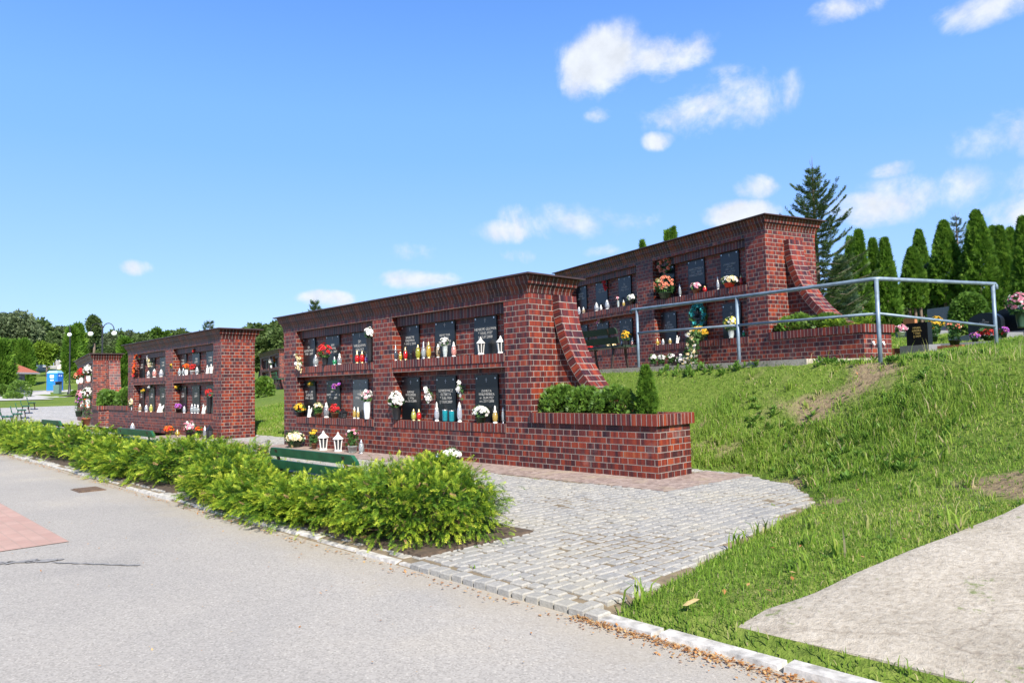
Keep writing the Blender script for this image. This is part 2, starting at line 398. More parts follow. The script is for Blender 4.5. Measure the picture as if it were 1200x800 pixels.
# far cobbles (patterned sheet)
m, nt, b = newmat('far_setts')
t = nd(nt, 'ShaderNodeTexBrick', {'Vector': geo(nt), 'Color1': (.3, .3, .31, 1), 'Color2': (.47, .46, .44, 1), 'Mortar': (.22, .19, .14, 1), 'Scale': 1.0, 'Mortar Size': .008, 'Brick Width': .11, 'Row Height': .1})
nt.links.new(mix(nt, .7, t.outputs['Color'], ramp(nt, noise(nt, geo(nt), 1.2, 4), [(.3, (.8, .8, .78)), (.7, (1.15, 1.13, 1.1))]), 'MULTIPLY'), b.inputs['Base Color']); b.inputs['Roughness'].default_value = .85; FSETT = m
def farcob(X, Y):
    return .012 + far_rise(X) + np.where((Y > yroad(X) + .1) & (Y < 1.1 + .16 * np.maximum(0, -20 - X)), 0, -.2)
tag(sheet('far_plaza', FSETT, np.arange(-45, -12.9, .5), np.arange(-4.1, 5.2, .1), farcob), kind='structure')
# back path in the gap between walls is part of the plaza; pink granite apron in front of the walls
m, nt, b = newmat('pink_setts'); v = geo(nt)
t = nd(nt, 'ShaderNodeTexVoronoi', {'Vector': v, 'Scale': 17}); 
cc = nd(nt, 'ShaderNodeSeparateColor', {0: t.outputs['Color']}).outputs[0]
pc = ramp(nt, cc, [(0, (.20, .145, .12)), (.5, (.28, .21, .178)), (1, (.345, .27, .23))])
pc = mix(nt, .7, pc, ramp(nt, noise(nt, v, 50, 3, .7), [(.3, (.7, .7, .7)), (.7, (1.2, 1.2, 1.2))]), 'MULTIPLY')
pc = mix(nt, ramp(nt, noise(nt, v, 2.2, 4), [(.52, (0, 0, 0)), (.7, (.7, .7, .7))]), pc, (.33, .27, .18))
nt.links.new(pc, b.inputs['Base Color']); b.inputs['Roughness'].default_value = .9; bump(nt, b, t.outputs['Distance'], .015, .6); PINK = m
ap = MB(); ap.box(-30, 2.60, -.68, .0, -.05, .012); ap.box(2.0, 2.60, .0, .95, -.05, .0125); tag(ap.build('granite_apron', PINK), kind='structure')
# planting beds of the hedge
bd = MB()
for a0, a1 in ((-20, -5.55), (-4.95, -1.52), (-1.08, 2.98)): bd.frus((a0, a1, -4.02, -2.95), (a0 + .03, a1 - .03, -4.0, -2.98), -.05, .03)
tag(bd.build('hedge_bed', plain('bed_soil', (.075, .052, .034), .95, var=.45, scale=16, bumpd=.03)), kind='structure')
# kerb
KERB = plain('kerb_white', (.43, .41, .375), .85, var=.45, scale=14, bumpd=.01)
kb = MB()
for a0, a1 in ((-11.5, 3.05), (4.52, 8.2)):
    x = a0
    while x < a1:
        L = min(random.uniform(.28, .62), a1 - x); j = random.uniform(-.015, .015)
        if random.random() > .05: kb.frus((x, x + L - .012, -4.14 + j, -4.03), (x + .012, x + L - .02, -4.125 + j, -4.042), -.1, random.uniform(-.004, .012))
        x += L
tag(kb.build('kerb', KERB, None, .014), kind='structure')
# red brick-paved patch, drain and seam on the road
m, nt, b = newmat('red_paving')
t = nd(nt, 'ShaderNodeTexBrick', {'Vector': geo(nt), 'Color1': (.37, .235, .19, 1), 'Color2': (.40, .265, .215, 1), 'Mortar': (.34, .235, .19, 1), 'Scale': 1.0, 'Mortar Size': .006, 'Brick Width': .2, 'Row Height': .1})
nt.links.new(mix(nt, .6, t.outputs['Color'], ramp(nt, noise(nt, geo(nt), 5, 4), [(.3, (.85, .85, .85)), (.7, (1.15, 1.1, 1.1))]), 'MULTIPLY'), b.inputs['Base Color']); b.inputs['Roughness'].default_value = .9
q = MB(); q.face([(-9, -5.40, -.015), (-9, -10.5, -.015), (.34, -5.90, -.015), (.34, -5.40, -.015)]); tag(q.build('red_paving', m), kind='structure')
SEAM = plain('tar_seam', (.235, .228, .22), .9, var=.15, scale=30)
q = MB()
def strip(pts, w):
    for (a, b_) in zip(pts, pts[1:]):
        dx, dy = b_[0] - a[0], b_[1] - a[1]; L = math.hypot(dx, dy); nx_, ny_ = -dy / L, dx / L
        q.face([(a[0] - nx_ * a[2], a[1] - ny_ * a[2], -.014), (b_[0] - nx_ * b_[2], b_[1] - ny_ * b_[2], -.014), (b_[0] + nx_ * b_[2], b_[1] + ny_ * b_[2], -.014), (a[0] + nx_ * a[2], a[1] + ny_ * a[2], -.014)])
sp0 = [(.42 + .58 * i / 26, -6.40 + .80 * i / 26 + .03 * math.sin(i * 1.3), .03 + .022 * math.sin(i * 1.9) + random.uniform(0, .015)) for i in range(27)]; strip(sp0, 1)
strip([(1.04 + .56 * i / 20, -5.66 + .38 * i / 20 + .012 * math.sin(i * 1.7), .004 + .014 * abs(math.sin(i * .9))) for i in range(21)], 1)
tag(q.build('road_seam', SEAM), kind='structure')
q = MB(); q.box(-3.15, -2.75, -4.62, -4.34, -.06, -.012)
for i in range(6): q.box(-3.12 + .065 * i, -3.08 + .065 * i, -4.60, -4.36, -.012, -.004)
tag(q.build('drain_cover', plain('rusty_iron', (.13, .085, .055), .85, .2, .4, 30)), 'rusty rectangular drain cover set in the road near the hedge', 'drain cover')
# concrete ramp at right
m, nt, b = newmat('rough_concrete'); v = geo(nt)
f1 = noise(nt, v, 30, 5, .75); f2 = noise(nt, v, 1.5, 5, .65)
cc = ramp(nt, f1, [(.25, (.23, .20, .16)), (.45, (.38, .34, .28)), (.6, (.45, .41, .345)), (.8, (.53, .49, .43))])
cc = mix(nt, .8, cc, ramp(nt, f2, [(.3, (.72, .7, .67)), (.65, (1.1, 1.09, 1.07))]), 'MULTIPLY')
cr = nd(nt, 'ShaderNodeTexVoronoi', {'Vector': nd(nt, 'ShaderNodeVectorMath', {0: v, 1: nd(nt, 'ShaderNodeTexNoise', {'Vector': v, 'Scale': .8, 'Detail': 6}).outputs['Color']}, operation='ADD').outputs[0], 'Scale': .38}, feature='DISTANCE_TO_EDGE').outputs['Distance']
cc = mix(nt, ramp(nt, cr, [(.0, (.4, .4, .4)), (.004, (0, 0, 0))]), cc, (.16, .13, .10))
gm = ramp(nt, math_(nt, 'ADD', noise(nt, v, 2.3, 5, .7), math_(nt, 'MULTIPLY', noise(nt, v, 40, 2), .25)), [(.74, (0, 0, 0)), (.80, (.8, .8, .8))])
cc = mix(nt, gm, cc, (.13, .17, .05))
nt.links.new(cc, b.inputs['Base Color']); b.inputs['Roughness'].default_value = .95; b.inputs['Specular IOR Level'].default_value = .1
bump(nt, b, f1, .012, .9); CONC = m
us = np.array([0, .05, .3, .6, 1, 1.5, 2, 2.6, 3.2]); vs = np.concatenate([[-3.94], np.arange(-3.86, 9, .15)])
def ramp_v(U, Vv):
    X = ramp_left(Vv) + U + (U < .01) * (.004 * np.sin(Vv * 9) + .006 * np.sin(Vv * 31)); return X
Ug, Vg = np.meshgrid(us, vs, indexing='ij'); Xg = ramp_v(Ug, Vg)
Zc = terrain(ramp_left(Vg), np.maximum(Vg, -3.85), False) + .028 - .010 * (Ug < .01) - .045 * smooth(-3.7, -4.02, Vg)
o = sheet('concrete_path', CONC, us, vs, lambda a_, b_: a_ * 0)
co = np.stack([Xg, Vg + .05 * np.sin(Ug * 2.2), Zc], -1).reshape(-1, 3); o.data.vertices.foreach_set('co', co.astype(np.float32).ravel()); o.data.update(); tag(o, kind='structure')
ed = MB()
for i in range(len(vs) - 1):
    A = [Vector((ramp_v(0., vs[i + k]) - .0, vs[i + k], float(terrain(ramp_left(vs[i + k]), max(vs[i + k], -3.85), False)) + .017 - .045 * float(smooth(-3.7, -4.02, vs[i + k])))) for k in (0, 1)]
    ed.face([A[1] - Vector((.02, 0, .2)), A[0] - Vector((.02, 0, .2)), A[0], A[1]])
for k_ in range(len(us) - 1):
    e_ = [o.data.vertices[k * len(vs)].co.copy() for k in (k_, k_ + 1)]; ed.face([(e_[0].x, e_[0].y - .002, -.1), (e_[1].x, e_[1].y - .002, -.1), (e_[1].x, e_[1].y - .002, e_[1].z), (e_[0].x, e_[0].y - .002, e_[0].z)])
tag(ed.build('path_edge', CONC), kind='structure')
# terrace path slab (in the frame of the upper wall)
sl = MB(); sl.box(-60, 2.36, -1.88, .0, -.20, 0); sl.box(2.0, 2.36, .0, 1.0, -.16, -.001)
o = tag(sl.build('terrace_path', CONC), kind='structure'); o.location = (.6, 5.48, 1.366); o.rotation_euler = (0, 0, -.276)
# far pale road
def far_road(pts, name, mat, dz=.05):
    q = MB(); 
    for i in range(len(pts) - 1):
        (a0, a1), (b0, b1) = pts[i], pts[i + 1]
        for k in range(12):
            P = []
            for (p, q_), t_ in (((a0, a1), k / 12), ((a0, a1), (k + 1) / 12), ((b0, b1), (k + 1) / 12), ((b0, b1), k / 12)):
                x = p[0] + (q_[0] - p[0]) * t_; y = p[1] + (q_[1] - p[1]) * t_
                P.append((x, y, float(terrain(x, y, False)) + dz))
            q.face(P[::-1])
    return tag(q.build(name, mat), kind='structure')
PALE = plain('pale_asphalt', (.40, .385, .36), .9, var=.12, scale=1.5)
def pd(px_, d):
    u = (px_ - 600) / 852.; return (6.8 + d * (u * .6913 - .7226), -6.83 + d * (u * .7226 + .6913))
far_road([(pd(-160, 56), pd(-160, 86)), (pd(0, 57), pd(0, 84)), (pd(60, 59.5), pd(60, 82)), (pd(100, 63), pd(100, 77)), (pd(160, 66), pd(160, 75))], 'far_road', PALE)
far_road([(pd(67, 63), pd(67, 65)), (pd(80, 61.5), pd(80, 66.5)), (pd(110, 61.5), pd(110, 67.5))], 'grass_island', LAWN, .09)
far_road([(pd(35, 137), pd(35, 141)), (pd(70, 137), pd(70, 141)), (pd(110, 136), pd(110, 140))], 'hill_path', PALE, .15)

# ------------------------------------------------------------------ columbarium walls
GRAN = plain('black_granite', (.007, .009, .011), .3, var=.5, scale=120)
GRAN2 = plain('grey_granite', (.10, .105, .11), .2, var=.3, scale=150)
ROOFM = plain('roof_sheet', (.06, .034, .03), .5, .3, .2, 6)
SOIL = plain('planter_soil', (.07, .05, .035), .95, var=.4, scale=25, bumpd=.03)
INK = plain('engraved_gilt', (.31, .305, .285), .6, var=.05)
GILT = plain('gold_lettering', (.62, .45, .16), .45, .3, .1)
STEEL = plain('steel_stud', (.6, .6, .6), .3, .9, .1)
ACX, ACZ, AR, AT = 2.05, 2.42, 1.95, .13
TEXTS = []
def text(name, body, size, parent, loc, mat, rx=R(90)):
    cu = bpy.data.curves.new(name, 'FONT'); cu.body = body; cu.size = min(size, .43 / (.60 * max(len(l) for l in body.split('\n')))); cu.align_x = 'CENTER'; cu.align_y = 'CENTER'
    cu.extrude = .0015; cu.space_line = .95; cu.resolution_u = 2; cu.materials.append(mat)
    tmp = bpy.data.objects.new(name, cu); COL.objects.link(tmp); TEXTS.append((tmp, name, parent, loc, rx, mat))
def bake_texts():
    dg = bpy.context.evaluated_depsgraph_get()
    for tmp, name, parent, loc, rx, mat in TEXTS:
        me = bpy.data.meshes.new_from_object(tmp.evaluated_get(dg)); o = link(name, me, parent); o.location = loc; o.rotation_euler = (rx, 0, 0)
    for tmp, *_ in TEXTS:
        cu = tmp.data; bpy.data.objects.remove(tmp); bpy.data.curves.remove(cu)
def wall_unit(loc, rz, label, H=2.25, D=.83, wing=1, capz=.60, planter_x=1.98, texts=None, detail=True, ntop=None, pshift=(0, 0)):
    W = 7.03; t = empty('columbarium_wall', loc, rz); tag(t, label, 'columbarium wall', 'brick columbarium walls on the cemetery slope')
    pil = [(-.49, 0), (-3.765, -3.19), (-W, -6.5)]; bays = [(-3.19, -.49), (-6.5, -3.765)]; nd_ = .18
    b = MB()
    b.box(-W, 0, 0, D, -.5, .45, top=False); b.box(-W, 0, nd_, D, .45, H, bottom=False)
    for x0, x1 in pil: b.box(x0, x1, 0, nd_, .45, H, bottom=False)
    b.box(-W - .006, .006, -.006, D + .006, H, H + .075)
    b.build('brick_body', BRICK if detail else BRICK2, t)
    for x0, x1 in bays:
        s = MB(); s.box(x0, x1, -.012, nd_ - .002, 1.42, 1.54); s.build('upper_shelf', SOLDIER, t)
        s2 = MB(); s2.box(x0, x1, 0.002, nd_ - .002, 1.345, 1.42); s2.build('shelf_support', BRICK, t)
        s = MB(); s.box(x0, x1, -.012, nd_ - .002, .452, .57); s.build('lower_shelf', SOLDIER, t)
        s = MB(); s.box(x0, x1, .075, nd_ - .002, H - .15, H - .001); s.build('lintel', SOLDIER_SHADED, t)
    c = MB()
    fr = lambda o_: (-W - o_, o_, -o_, D + o_)
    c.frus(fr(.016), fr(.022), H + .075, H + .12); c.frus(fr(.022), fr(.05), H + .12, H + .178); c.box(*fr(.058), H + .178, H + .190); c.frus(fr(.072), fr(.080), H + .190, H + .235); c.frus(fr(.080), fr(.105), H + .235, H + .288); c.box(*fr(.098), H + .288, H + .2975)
    c.build('cornice', SOLDIER_SHADED, t)
    r = MB(); r.frus(fr(.16), fr(.16), H + .298, H + .318); r.frus(fr(.145), fr(.12), H + .319, H + .328); r.build('roof', ROOFM, t)
    # wing: planter and swept buttress
    sx = (lambda x: x) if wing > 0 else (lambda x: -W - x)
    def bx(mb, x0, x1, *a, **k):
        a0, a1 = sx(x0), sx(x1); mb.box(min(a0, a1), max(a0, a1), *a, **k)
    p = MB(); bx(p, .0, planter_x, 0, .67, -.5, capz); p.build('planter', BRICK, t)
    p = MB(); o_ = .04
    bx(p, .002, planter_x + o_, -o_, .10, capz + .001, capz + .13); bx(p, planter_x - .10, planter_x + o_, .10, .71, capz + .001, capz + .13); bx(p, .002, planter_x - .10, .60, .71, capz + .002, capz + .128)
    p.build('planter_cap', SOLDIER, t)
    p = MB(); bx(p, .003, planter_x - .10, .10, .60, capz + .002, capz + .07); p.build('soil', SOIL, t)
    sp_ = MB(); zb = capz + .05
    a_end = math.asin(min(1, (ACZ - zb) / (AR + AT))); xe = ACX - (AR + AT) * math.cos(a_end)
    a_st = math.acos((ACX - 0.0) / (AR + AT)) if ACX < AR + AT else .0
    arc = [(ACX - (AR + AT) * math.cos(a_st + (a_end - a_st) * i / 24), ACZ - (AR + AT) * math.sin(a_st + (a_end - a_st) * i / 24)) for i in range(25)]
    for (x0, z0), (x1, z1) in zip(arc, arc[1:]):
        for y, fl in ((.53, False), (.79, True)):
            q = [(sx(x0), y, zb), (sx(x1), y, zb), (sx(x1), y, z1), (sx(x0), y, z0)]
            if fl != (wing < 0): q = q[::-1]
            sp_.face(q, [(w[0], w[2]) for w in q])
    sp_.build('buttress_panel', BRICK, t)
    cp = MB(); n_ = 28; a0 = .055; a1 = math.asin((ACZ - zb) / AR) ; y0, y1 = .47, .84
    def A(rad, i): a = a0 + (a1 - a0) * i / n_; return (sx(ACX - rad * math.cos(a)), ACZ - rad * math.sin(a))
    for i in range(n_):
        u0, u1 = [AR * (a0 + (a1 - a0) * (i + k) / n_) for k in (0, 1)]
        (x0, z0), (x1, z1) = A(AR, i), A(AR, i + 1); (X0, Z0), (X1, Z1) = A(AR + AT, i), A(AR + AT, i + 1)
        F = [([(x0, y0, z0), (x1, y0, z1), (x1, y1, z1), (x0, y1, z0)], [(y0, u0 * .74), (y0, u1 * .74), (y1, u1 * .74), (y1, u0 * .74)], 1),
             ([(X0, y0, Z0), (X1, y0, Z1), (x1, y0, z1), (x0, y0, z0)], [(u0, .0), (u1, .0), (u1, .13), (u0, .13)], 2),
             ([(x0, y1, z0), (x1, y1, z1), (X1, y1, Z1), (X0, y1, Z0)], [(u0, .13), (u1, .13), (u1, .0), (u0, .0)], 2),
             ([(X0, y1, Z0), (X1, y1, Z1), (X1, y0, Z1), (X0, y0, Z0)], [(y1, u0), (y1, u1), (y0, u1), (y0, u0)], 1)]
        for pts, uv, k in F:
            if wing < 0: pts, uv = pts[::-1], uv[::-1]
            cp.face(pts, uv); cp.__dict__.setdefault('mi', []).append(k)
    o = cp.build('coping', [BRICK2, SOLDIERC], t)
    o.data.polygons.foreach_set('material_index', [k - 1 for k in cp.mi])
    # plaques
    cxs = [-1.05, -1.99, -2.90, -4.42, -5.36, -6.27]
    for row, (z0, z1) in enumerate(((1.545, min(H - .13, 2.13) if ntop is None else ntop), (.575, 1.255))):
        for j, x in enumerate(cxs):
            lines = texts[row][j] if texts else None
            if texts and lines is None: continue
            if not texts and random.random() < pshift[0]: continue
            w = .24; zl = z0 + (.12 if ntop and row == 0 else 0)
            q = MB(); q.box(x - w, x + w, .150, .1795, zl, z1); pl = q.build('memorial_plaque', GRAN2 if (lines and lines[0] == '*') else GRAN, t, .003)
            if not detail: continue
            st2 = MB()
            for dx in (-.2, .2): st2.box(x + dx - .011, x + dx + .011, .139, .1505, z1 - .062, z1 - .04)
            st2.build('stud', STEEL, pl)
            cr = MB(); cr.box(x - .006, x + .006, .1475, .1505, z1 - .11, z1 - .045); cr.box(x - .022, x + .022, .1474, .1505, z1 - .076, z1 - .066); cr.build('cross', INK, pl)
            ls = [l for l in (lines or ['']) if l != '*']
            if ls and ls[0]:
                text('inscription', '\n'.join(ls), .076 if len(ls) < 4 else .064, pl, (x, .1485, z1 - .14 - .042 * len(ls)), INK)
    return t
SOLDIERC = brickmat('brick_coping_edge', .10, 10.0, 1, 0, seed=20.0)
TX1 = [[['HENRYK GŁOWA', '* 10.02.1937', '† 12.07.2008'], ['KRYSTYNA', 'PLUTKA', 'ur. 17.03.1938', 'zm. 7.06.2011'], ['SALBETRI', 'MALWINA', '* 1931 † 2010'], ['ŚP.', 'WIESŁAWA', 'JAROSZ'], ['JAN', 'KOWAL', '1928 - 2007'], ['ŚP.', 'ZOFIA WÓJT', '1930 - 2009']],
       [['DANUTA', 'KUBZMIEŃSKA', 'ur. 26.04.1927', 'zm. 22.11.2008'], ['LENKIEWICZ', 'ELŻBIETA', '* 3.06.1934', '† 13.03.2009'], ['ŁUKASZ', 'WYDZIŃSKI', 'ż. 14 lat', 'zm. 25.12.2005'], ['*', '†', 'MARIA', '1936 - 2010'], ['ANNA', 'NAPIÓRKOWSKA', '1929 - 2009'], ['KOŁAPSKI', 'ANDRZEJ', '1935 - 2008']]]
TX3 = [[['ZWIERZYŃSKI', 'ADAM', '1940 - 2010', 'ur. 11.02.1932', 'WANDA'], ['MARCZYŃSKA', '1931 - 2008', 'MARCZYŃSKI'], ['JÓZEF', 'GRABOWSKI', '1928 - 2009'], ['ŚP.', 'LESZEK', '1945 - 2010'], ['HALINA', '1950 - 2011'], ['STEFAN', 'BIELAK', '1933 - 2007']],
       [['ŚP.', 'IRENA', '1938 - 2009'], ['JAN', 'KUCHARSKI', '† 12.03.2009', '† 24.11.2006'], ['JAN', 'BŁASZAK', '† 12.08.2008'], ['TERESA', '1941 - 2010'], ['ROMAN', '1936 - 2008'], ['ŚP.', '1930 - 2005']]]
W1 = wall_unit((0, 0, 0), 0, 'nearest red brick columbarium wall, long front of plaques and lamps facing the hedge', texts=TX1)
W2 = wall_unit((-10.1, -.03, 0), 0, 'second red brick columbarium wall on the left beyond the grassy gap', D=.80, wing=-1, texts=[[['* %d' % (1925 + 3 * i + k), '† %d' % (2005 + (i * 5 + k) % 7)] for i in range(6)] for k in (0, 1)])
W3 = wall_unit((.6, 5.48, 1.316), -.276, 'upper red brick columbarium wall on the terrace behind the steel handrail', H=2.41, D=1.3, capz=.475, planter_x=1.88, texts=TX3, ntop=2.27)
W4 = wall_unit((-22.2, .27, -.02), -.157, 'third columbarium wall at far left seen end on, pink side lit by sun', wing=1, detail=False)
W5 = wall_unit((-33.4, 12.75, .93), -.276, 'distant columbarium wall uphill seen through the grassy gap', wing=-1, detail=False)
for px_, y in ((.16, 0), (.40, 0)):
    tp = MB(); tp.tube([(1.88, px_, .30), (1.93, px_, .30), (1.95, px_, .27)], .014, 6); tp.lathe([(.022, 0), (.022, .02), (0, .025)], (1.925, px_, .31), 8)
    o = tp.build('tap', plain('tap_white', (.75, .73, .68), .4), W3)
# ------------------------------------------------------------------ graveside items
PC = {'white': (.80, .78, .74), 'cream': (.78, .66, .40), 'yellow': (.75, .48, .03), 'lemon': (.78, .68, .12), 'gold': (.72, .44, .03), 'red': (.55, .02, .025), 'orange': (.75, .14, .015), 'pink': (.72, .30, .38), 'peach': (.78, .27, .16), 'violet': (.42, .10, .48), 'teal': (.03, .33, .33), 'mixed': (.72, .70, .66)}
SEC = {'white': 'white', 'cream': 'white', 'yellow': 'gold', 'lemon': 'white', 'gold': 'yellow', 'red': 'red', 'orange': 'red', 'pink': 'white', 'peach': 'cream', 'violet': 'pink', 'teal': 'teal', 'mixed': 'pink'}
PM = {k: plain('petal_' + k, v, .7, var=.18, scale=40) for k, v in PC.items()}
GC = {'smoke': (.07, .085, .11), 'yellow': (.50, .36, .05), 'red': (.55, .02, .02), 'olive': (.36, .36, .04), 'clear': (.36, .40, .41), 'beige': (.42, .33, .22), 'rose': (.62, .30, .26), 'lime': (.48, .50, .12), 'frost': (.42, .45, .50), 'teal': (.02, .30, .36), 'gold': (.50, .36, .10), 'blue': (.22, .32, .52), 'green': (.04, .32, .14), 'silver': (.26, .27, .29), 'violet': (.35, .22, .5), 'white': (.8, .79, .76)}
GM = {k: plain('lamp_glass_' + k, v, .12, var=.12, scale=30, trans=.45) for k, v in GC.items()}
VC = {'clear': (.6, .66, .64), 'black': (.012, .012, .014), 'white': (.78, .77, .74), 'frost': (.66, .68, .7), 'darkgreen': (.02, .05, .025), 'brown': (.16, .07, .035), 'terracotta': (.42, .15, .07), 'red': (.5, .03, .02), 'grey': (.16, .16, .16)}
VM = {k: plain('pot_' + k, v, .35, var=.15, trans=.5 if k == 'clear' else 0) for k, v in VC.items()}
CAPG = plain('lamp_cap_gold', (.50, .38, .18), .3, .7, .1); CAPS = plain('lamp_cap_silver', (.42, .42, .42), .3, .7, .1); CAPW = plain('lamp_cap_white', (.62, .61, .57), .45, var=.06)
BLK = plain('black_metal', (.02, .02, .022), .4, .4, .3)
T_head = []
for ring, (n_, tilt, L) in enumerate(((6, .25, 1.0), (6, .8, .8), (4, 1.25, .55))):
    for i in range(n_):
        a = 2 * math.pi * (i + .5 * ring) / n_
        d = (math.sin(tilt), math.cos(tilt) * math.cos(a), math.cos(tilt) * math.sin(a))
        T_head.append(leafq((.05, 0, 0), d, L, .75, (d[0] - 1.3, d[1], d[2])))
T_head = np.array(T_head)
def heads(P, D, r, mat, parent, name='blossoms'):
    if len(P): npmesh(name, place(T_head, np.array(P), np.array(D), r * rng.uniform(.75, 1.2, len(P))), 4, mat, parent)
def leaves(P, D, r, parent, mat=LEAFG, name='foliage', T=None):
    T = T_spray(3) if T is None else T
    npmesh(name, place(T, P, D, r * rng.uniform(.6, 1.2, len(P))), 4, mat, parent, rep(rng.uniform(0, 1, len(P)), len(T)))
def bunch(t, c, R_, col, hr=None, squash=1.0, n=None, fol=True, down=-.15):
    hr = hr or max(.022, min(.037, R_ * .3)); n = n or int(max(8, min(80, 2.3 * (R_ / hr) ** 2)))
    D = unit(rng.normal(size=(n * 3, 3)) + np.array([.35, -.45, .35])); D = D[D[:, 2] > down - .25][:n]
    P = np.array(c) + D * R_ * np.array([1, .8, squash]) * rng.uniform(.78, 1.02, (len(D), 1))
    k = rng.random(len(P)) < (.55 if col == 'mixed' else .72)
    heads(P[k], D[k], hr, PM[col], t)
    if (~k).any(): heads(P[~k], D[~k], hr * .9, PM[SEC[col]], t)
    if fol:
        D2 = unit(rng.normal(size=(int(40 + 160 * R_ * 3), 3)) + np.array([0, -.2, -.1])); leaves(np.array(c) + D2 * R_ * .62 * np.array([1, .8, squash]), D2, R_ * .45, t)
CAPOF = {'gold': CAPW, 'red': CAPG, 'lime': CAPG, 'olive': CAPG, 'yellow': CAPG, 'frost': CAPW, 'clear': CAPS, 'silver': CAPW, 'smoke': CAPS, 'beige': CAPW, 'rose': CAPW, 'green': CAPS, 'blue': CAPS, 'violet': CAPW, 'teal': CAPS, 'white': CAPW}
NAMES = {'votive': ('votive_lamp', 'votive lamp'), 'cup': ('glass_cup', 'glass lamp'), 'house': ('grave_lantern', 'lantern'), 'vase': ('flower_vase', 'flowers'), 'pot': ('flower_pot', 'flowers'), 'spray': ('flower_spray', 'flowers'), 'wreath': ('wreath', 'wreath'), 'angel': ('angel_figurine', 'figurine'), 'cascade': ('flower_cascade', 'flowers')}
def make_item(kind, col, h, w, t):
    r = w / 2
    if kind == 'votive':
        v = random.choice([.55, .62, .68])
        m = MB(); m.lathe([(r * .8, 0), (r * .8, h * .06), (r * .55, h * .09)], n=10); m.build('lamp_base', CAPOF[col], t)
        g = MB(); g.lathe([(r * .6, h * .09), (r * .92, h * .2), (r, h * .38), (r * .8, h * v), (r * .55, h * (v + .04))], n=12); g.build('glass', GM[col], t)
        c = MB(); c.lathe([(r * .62, h * (v + .04)), (r * .68, h * (v + .09)), (r * .35, h * (v + .18)), (r * .34, h * .9), (r * .16, h * .96), (0, h)], n=10); c.build('lid', CAPOF[col], t)
    elif kind == 'cup':
        g = MB(); g.lathe([(0, .004), (r * .9, .004), (r, h * .1), (r, h * .93)], n=14); g.build('glass', GM[col], t)
        c = MB(); c.lathe([(r * 1.03, h * .93), (r * 1.03, h), (r * .8, h), (r * .8, h * .93)], n=14); c.build('rim', CAPS, t)
    elif kind == 'house':
        fm = BLK if col == 'black' else CAPW; n_ = 4 if col == 'black' else 6
        m = MB(); m.lathe([(r * .75, 0), (r * .75, h * .07), (r * .6, h * .09), (0, h * .09)], n=n_, sq=1); m.build('base', fm, t)
        for i in range(n_):
            f = MB(); a = 2 * math.pi * (i + .5) / n_; ca, sa = math.cos(a), math.sin(a)
            f.xbar((r * .55 * ca, r * .55 * sa, h * .09), (r * .8 * ca, r * .8 * sa, h * .62), r * .16, r * .16); f.build('frame_bar', fm, t)
        g = MB(); g.lathe([(r * .5, h * .095), (r * .74, h * .615)], n=n_, sq=1); g.build('glass', plain('lantern_pane', (.05, .055, .06), .1, trans=.3), t)
        k = MB(); k.lathe([(r * .5, h * .60), (r, h * .62), (r * .98, h * .655), (r * .5, h * .78), (r * .22, h * .86), (r * .22, h * .90), (r * .10, h * .96), (0, h)], n=n_ * 2 if col != 'black' else 4, sq=1); k.build('roof', fm, t)
    elif kind in ('vase', 'pot'):
        pc, fc = col.split(':')
        if kind == 'vase':
            R_ = min(r * 1.05, h * .36); vh = max(h - 1.75 * R_, h * .3); vr = min(r * .55, vh * .38, .085)
            m = MB(); m.lathe([(0, .003), (vr * .75, .003), (vr * .7, vh * .1), (vr * .95, vh * .55), (vr, vh * .95), (vr * 1.12, vh)], n=12); m.build('vase', VM[pc], t)
            bunch(t, (0, -.01, vh + R_ * .75), R_, fc, squash=1.0)
        else:
            ph = min(h * .38, .13); pr = min(r * .62, .14)
            if h > w * 1.3: ph = h * .3
            m = MB(); m.lathe([(0, .003), (pr * .75, .003), (pr, ph * .85), (pr * 1.08, ph * .86), (pr * 1.08, ph)], n=12); m.build('pot', VM[pc], t)
            q = (h - ph * .8) / 2
            if h > w * 1.3:   # tall stems
                bunch(t, (0, 0, ph + (h - ph) * .72), r, fc, hr=.03, squash=(h - ph) * .3 / r, n=16, fol=False)
                P = np.stack([rng.uniform(-r * .6, r * .6, 150), rng.uniform(-r * .5, r * .5, 150), rng.uniform(ph, h * .9, 150)], -1)
                leaves(P, unit(rng.normal(size=(150, 3)) + np.array([0, 0, .5])), .07, t)
            else: bunch(t, (0, 0, ph * .8 + q * .95), r, fc, squash=q / r * 1.0)
    elif kind == 'spray':
        n = int(5 + 60 * max(h, w)); s_ = rng.uniform(-.5, .5, n)
        lean = .35 * random.choice((-1, 1)) if h > w else 0
        P = np.stack([s_ * (w * .75 if w >= h else h * lean) + rng.normal(0, w * .16, n), -.03 + rng.normal(0, .012, n), s_ * (h * .85 if h > w else h * .3) + rng.normal(0, h * .08, n)], -1)
        D = unit(rng.normal(size=(n, 3)) * .6 + np.array([.1, -1, .2])); k = rng.random(n) < .75
        hr = max(.026, min(.042, min(h, w) * .36))
        heads(P[k], D[k], hr, PM[col], t); heads(P[~k], D[~k], hr, PM[SEC[col]], t)
        P2 = P[rng.integers(0, n, 40)] + rng.normal(0, .02, (40, 3)) + np.array([0, .02, 0]); leaves(P2, unit(rng.normal(size=(40, 3)) + np.array([0, -.3, 0])), .06, t)
    elif kind == 'wreath':
        n = 34; a = rng.uniform(0, 2 * math.pi, n)
        P = np.stack([r * .85 * np.cos(a), -.04 + rng.normal(0, .015, n), h / 2 * .9 * np.sin(a)], -1) * rng.uniform(.85, 1.1, (n, 1))
        heads(P, unit(rng.normal(size=(n, 3)) * .5 + np.array([.1, -1, .2])), .055, PM[col], t)
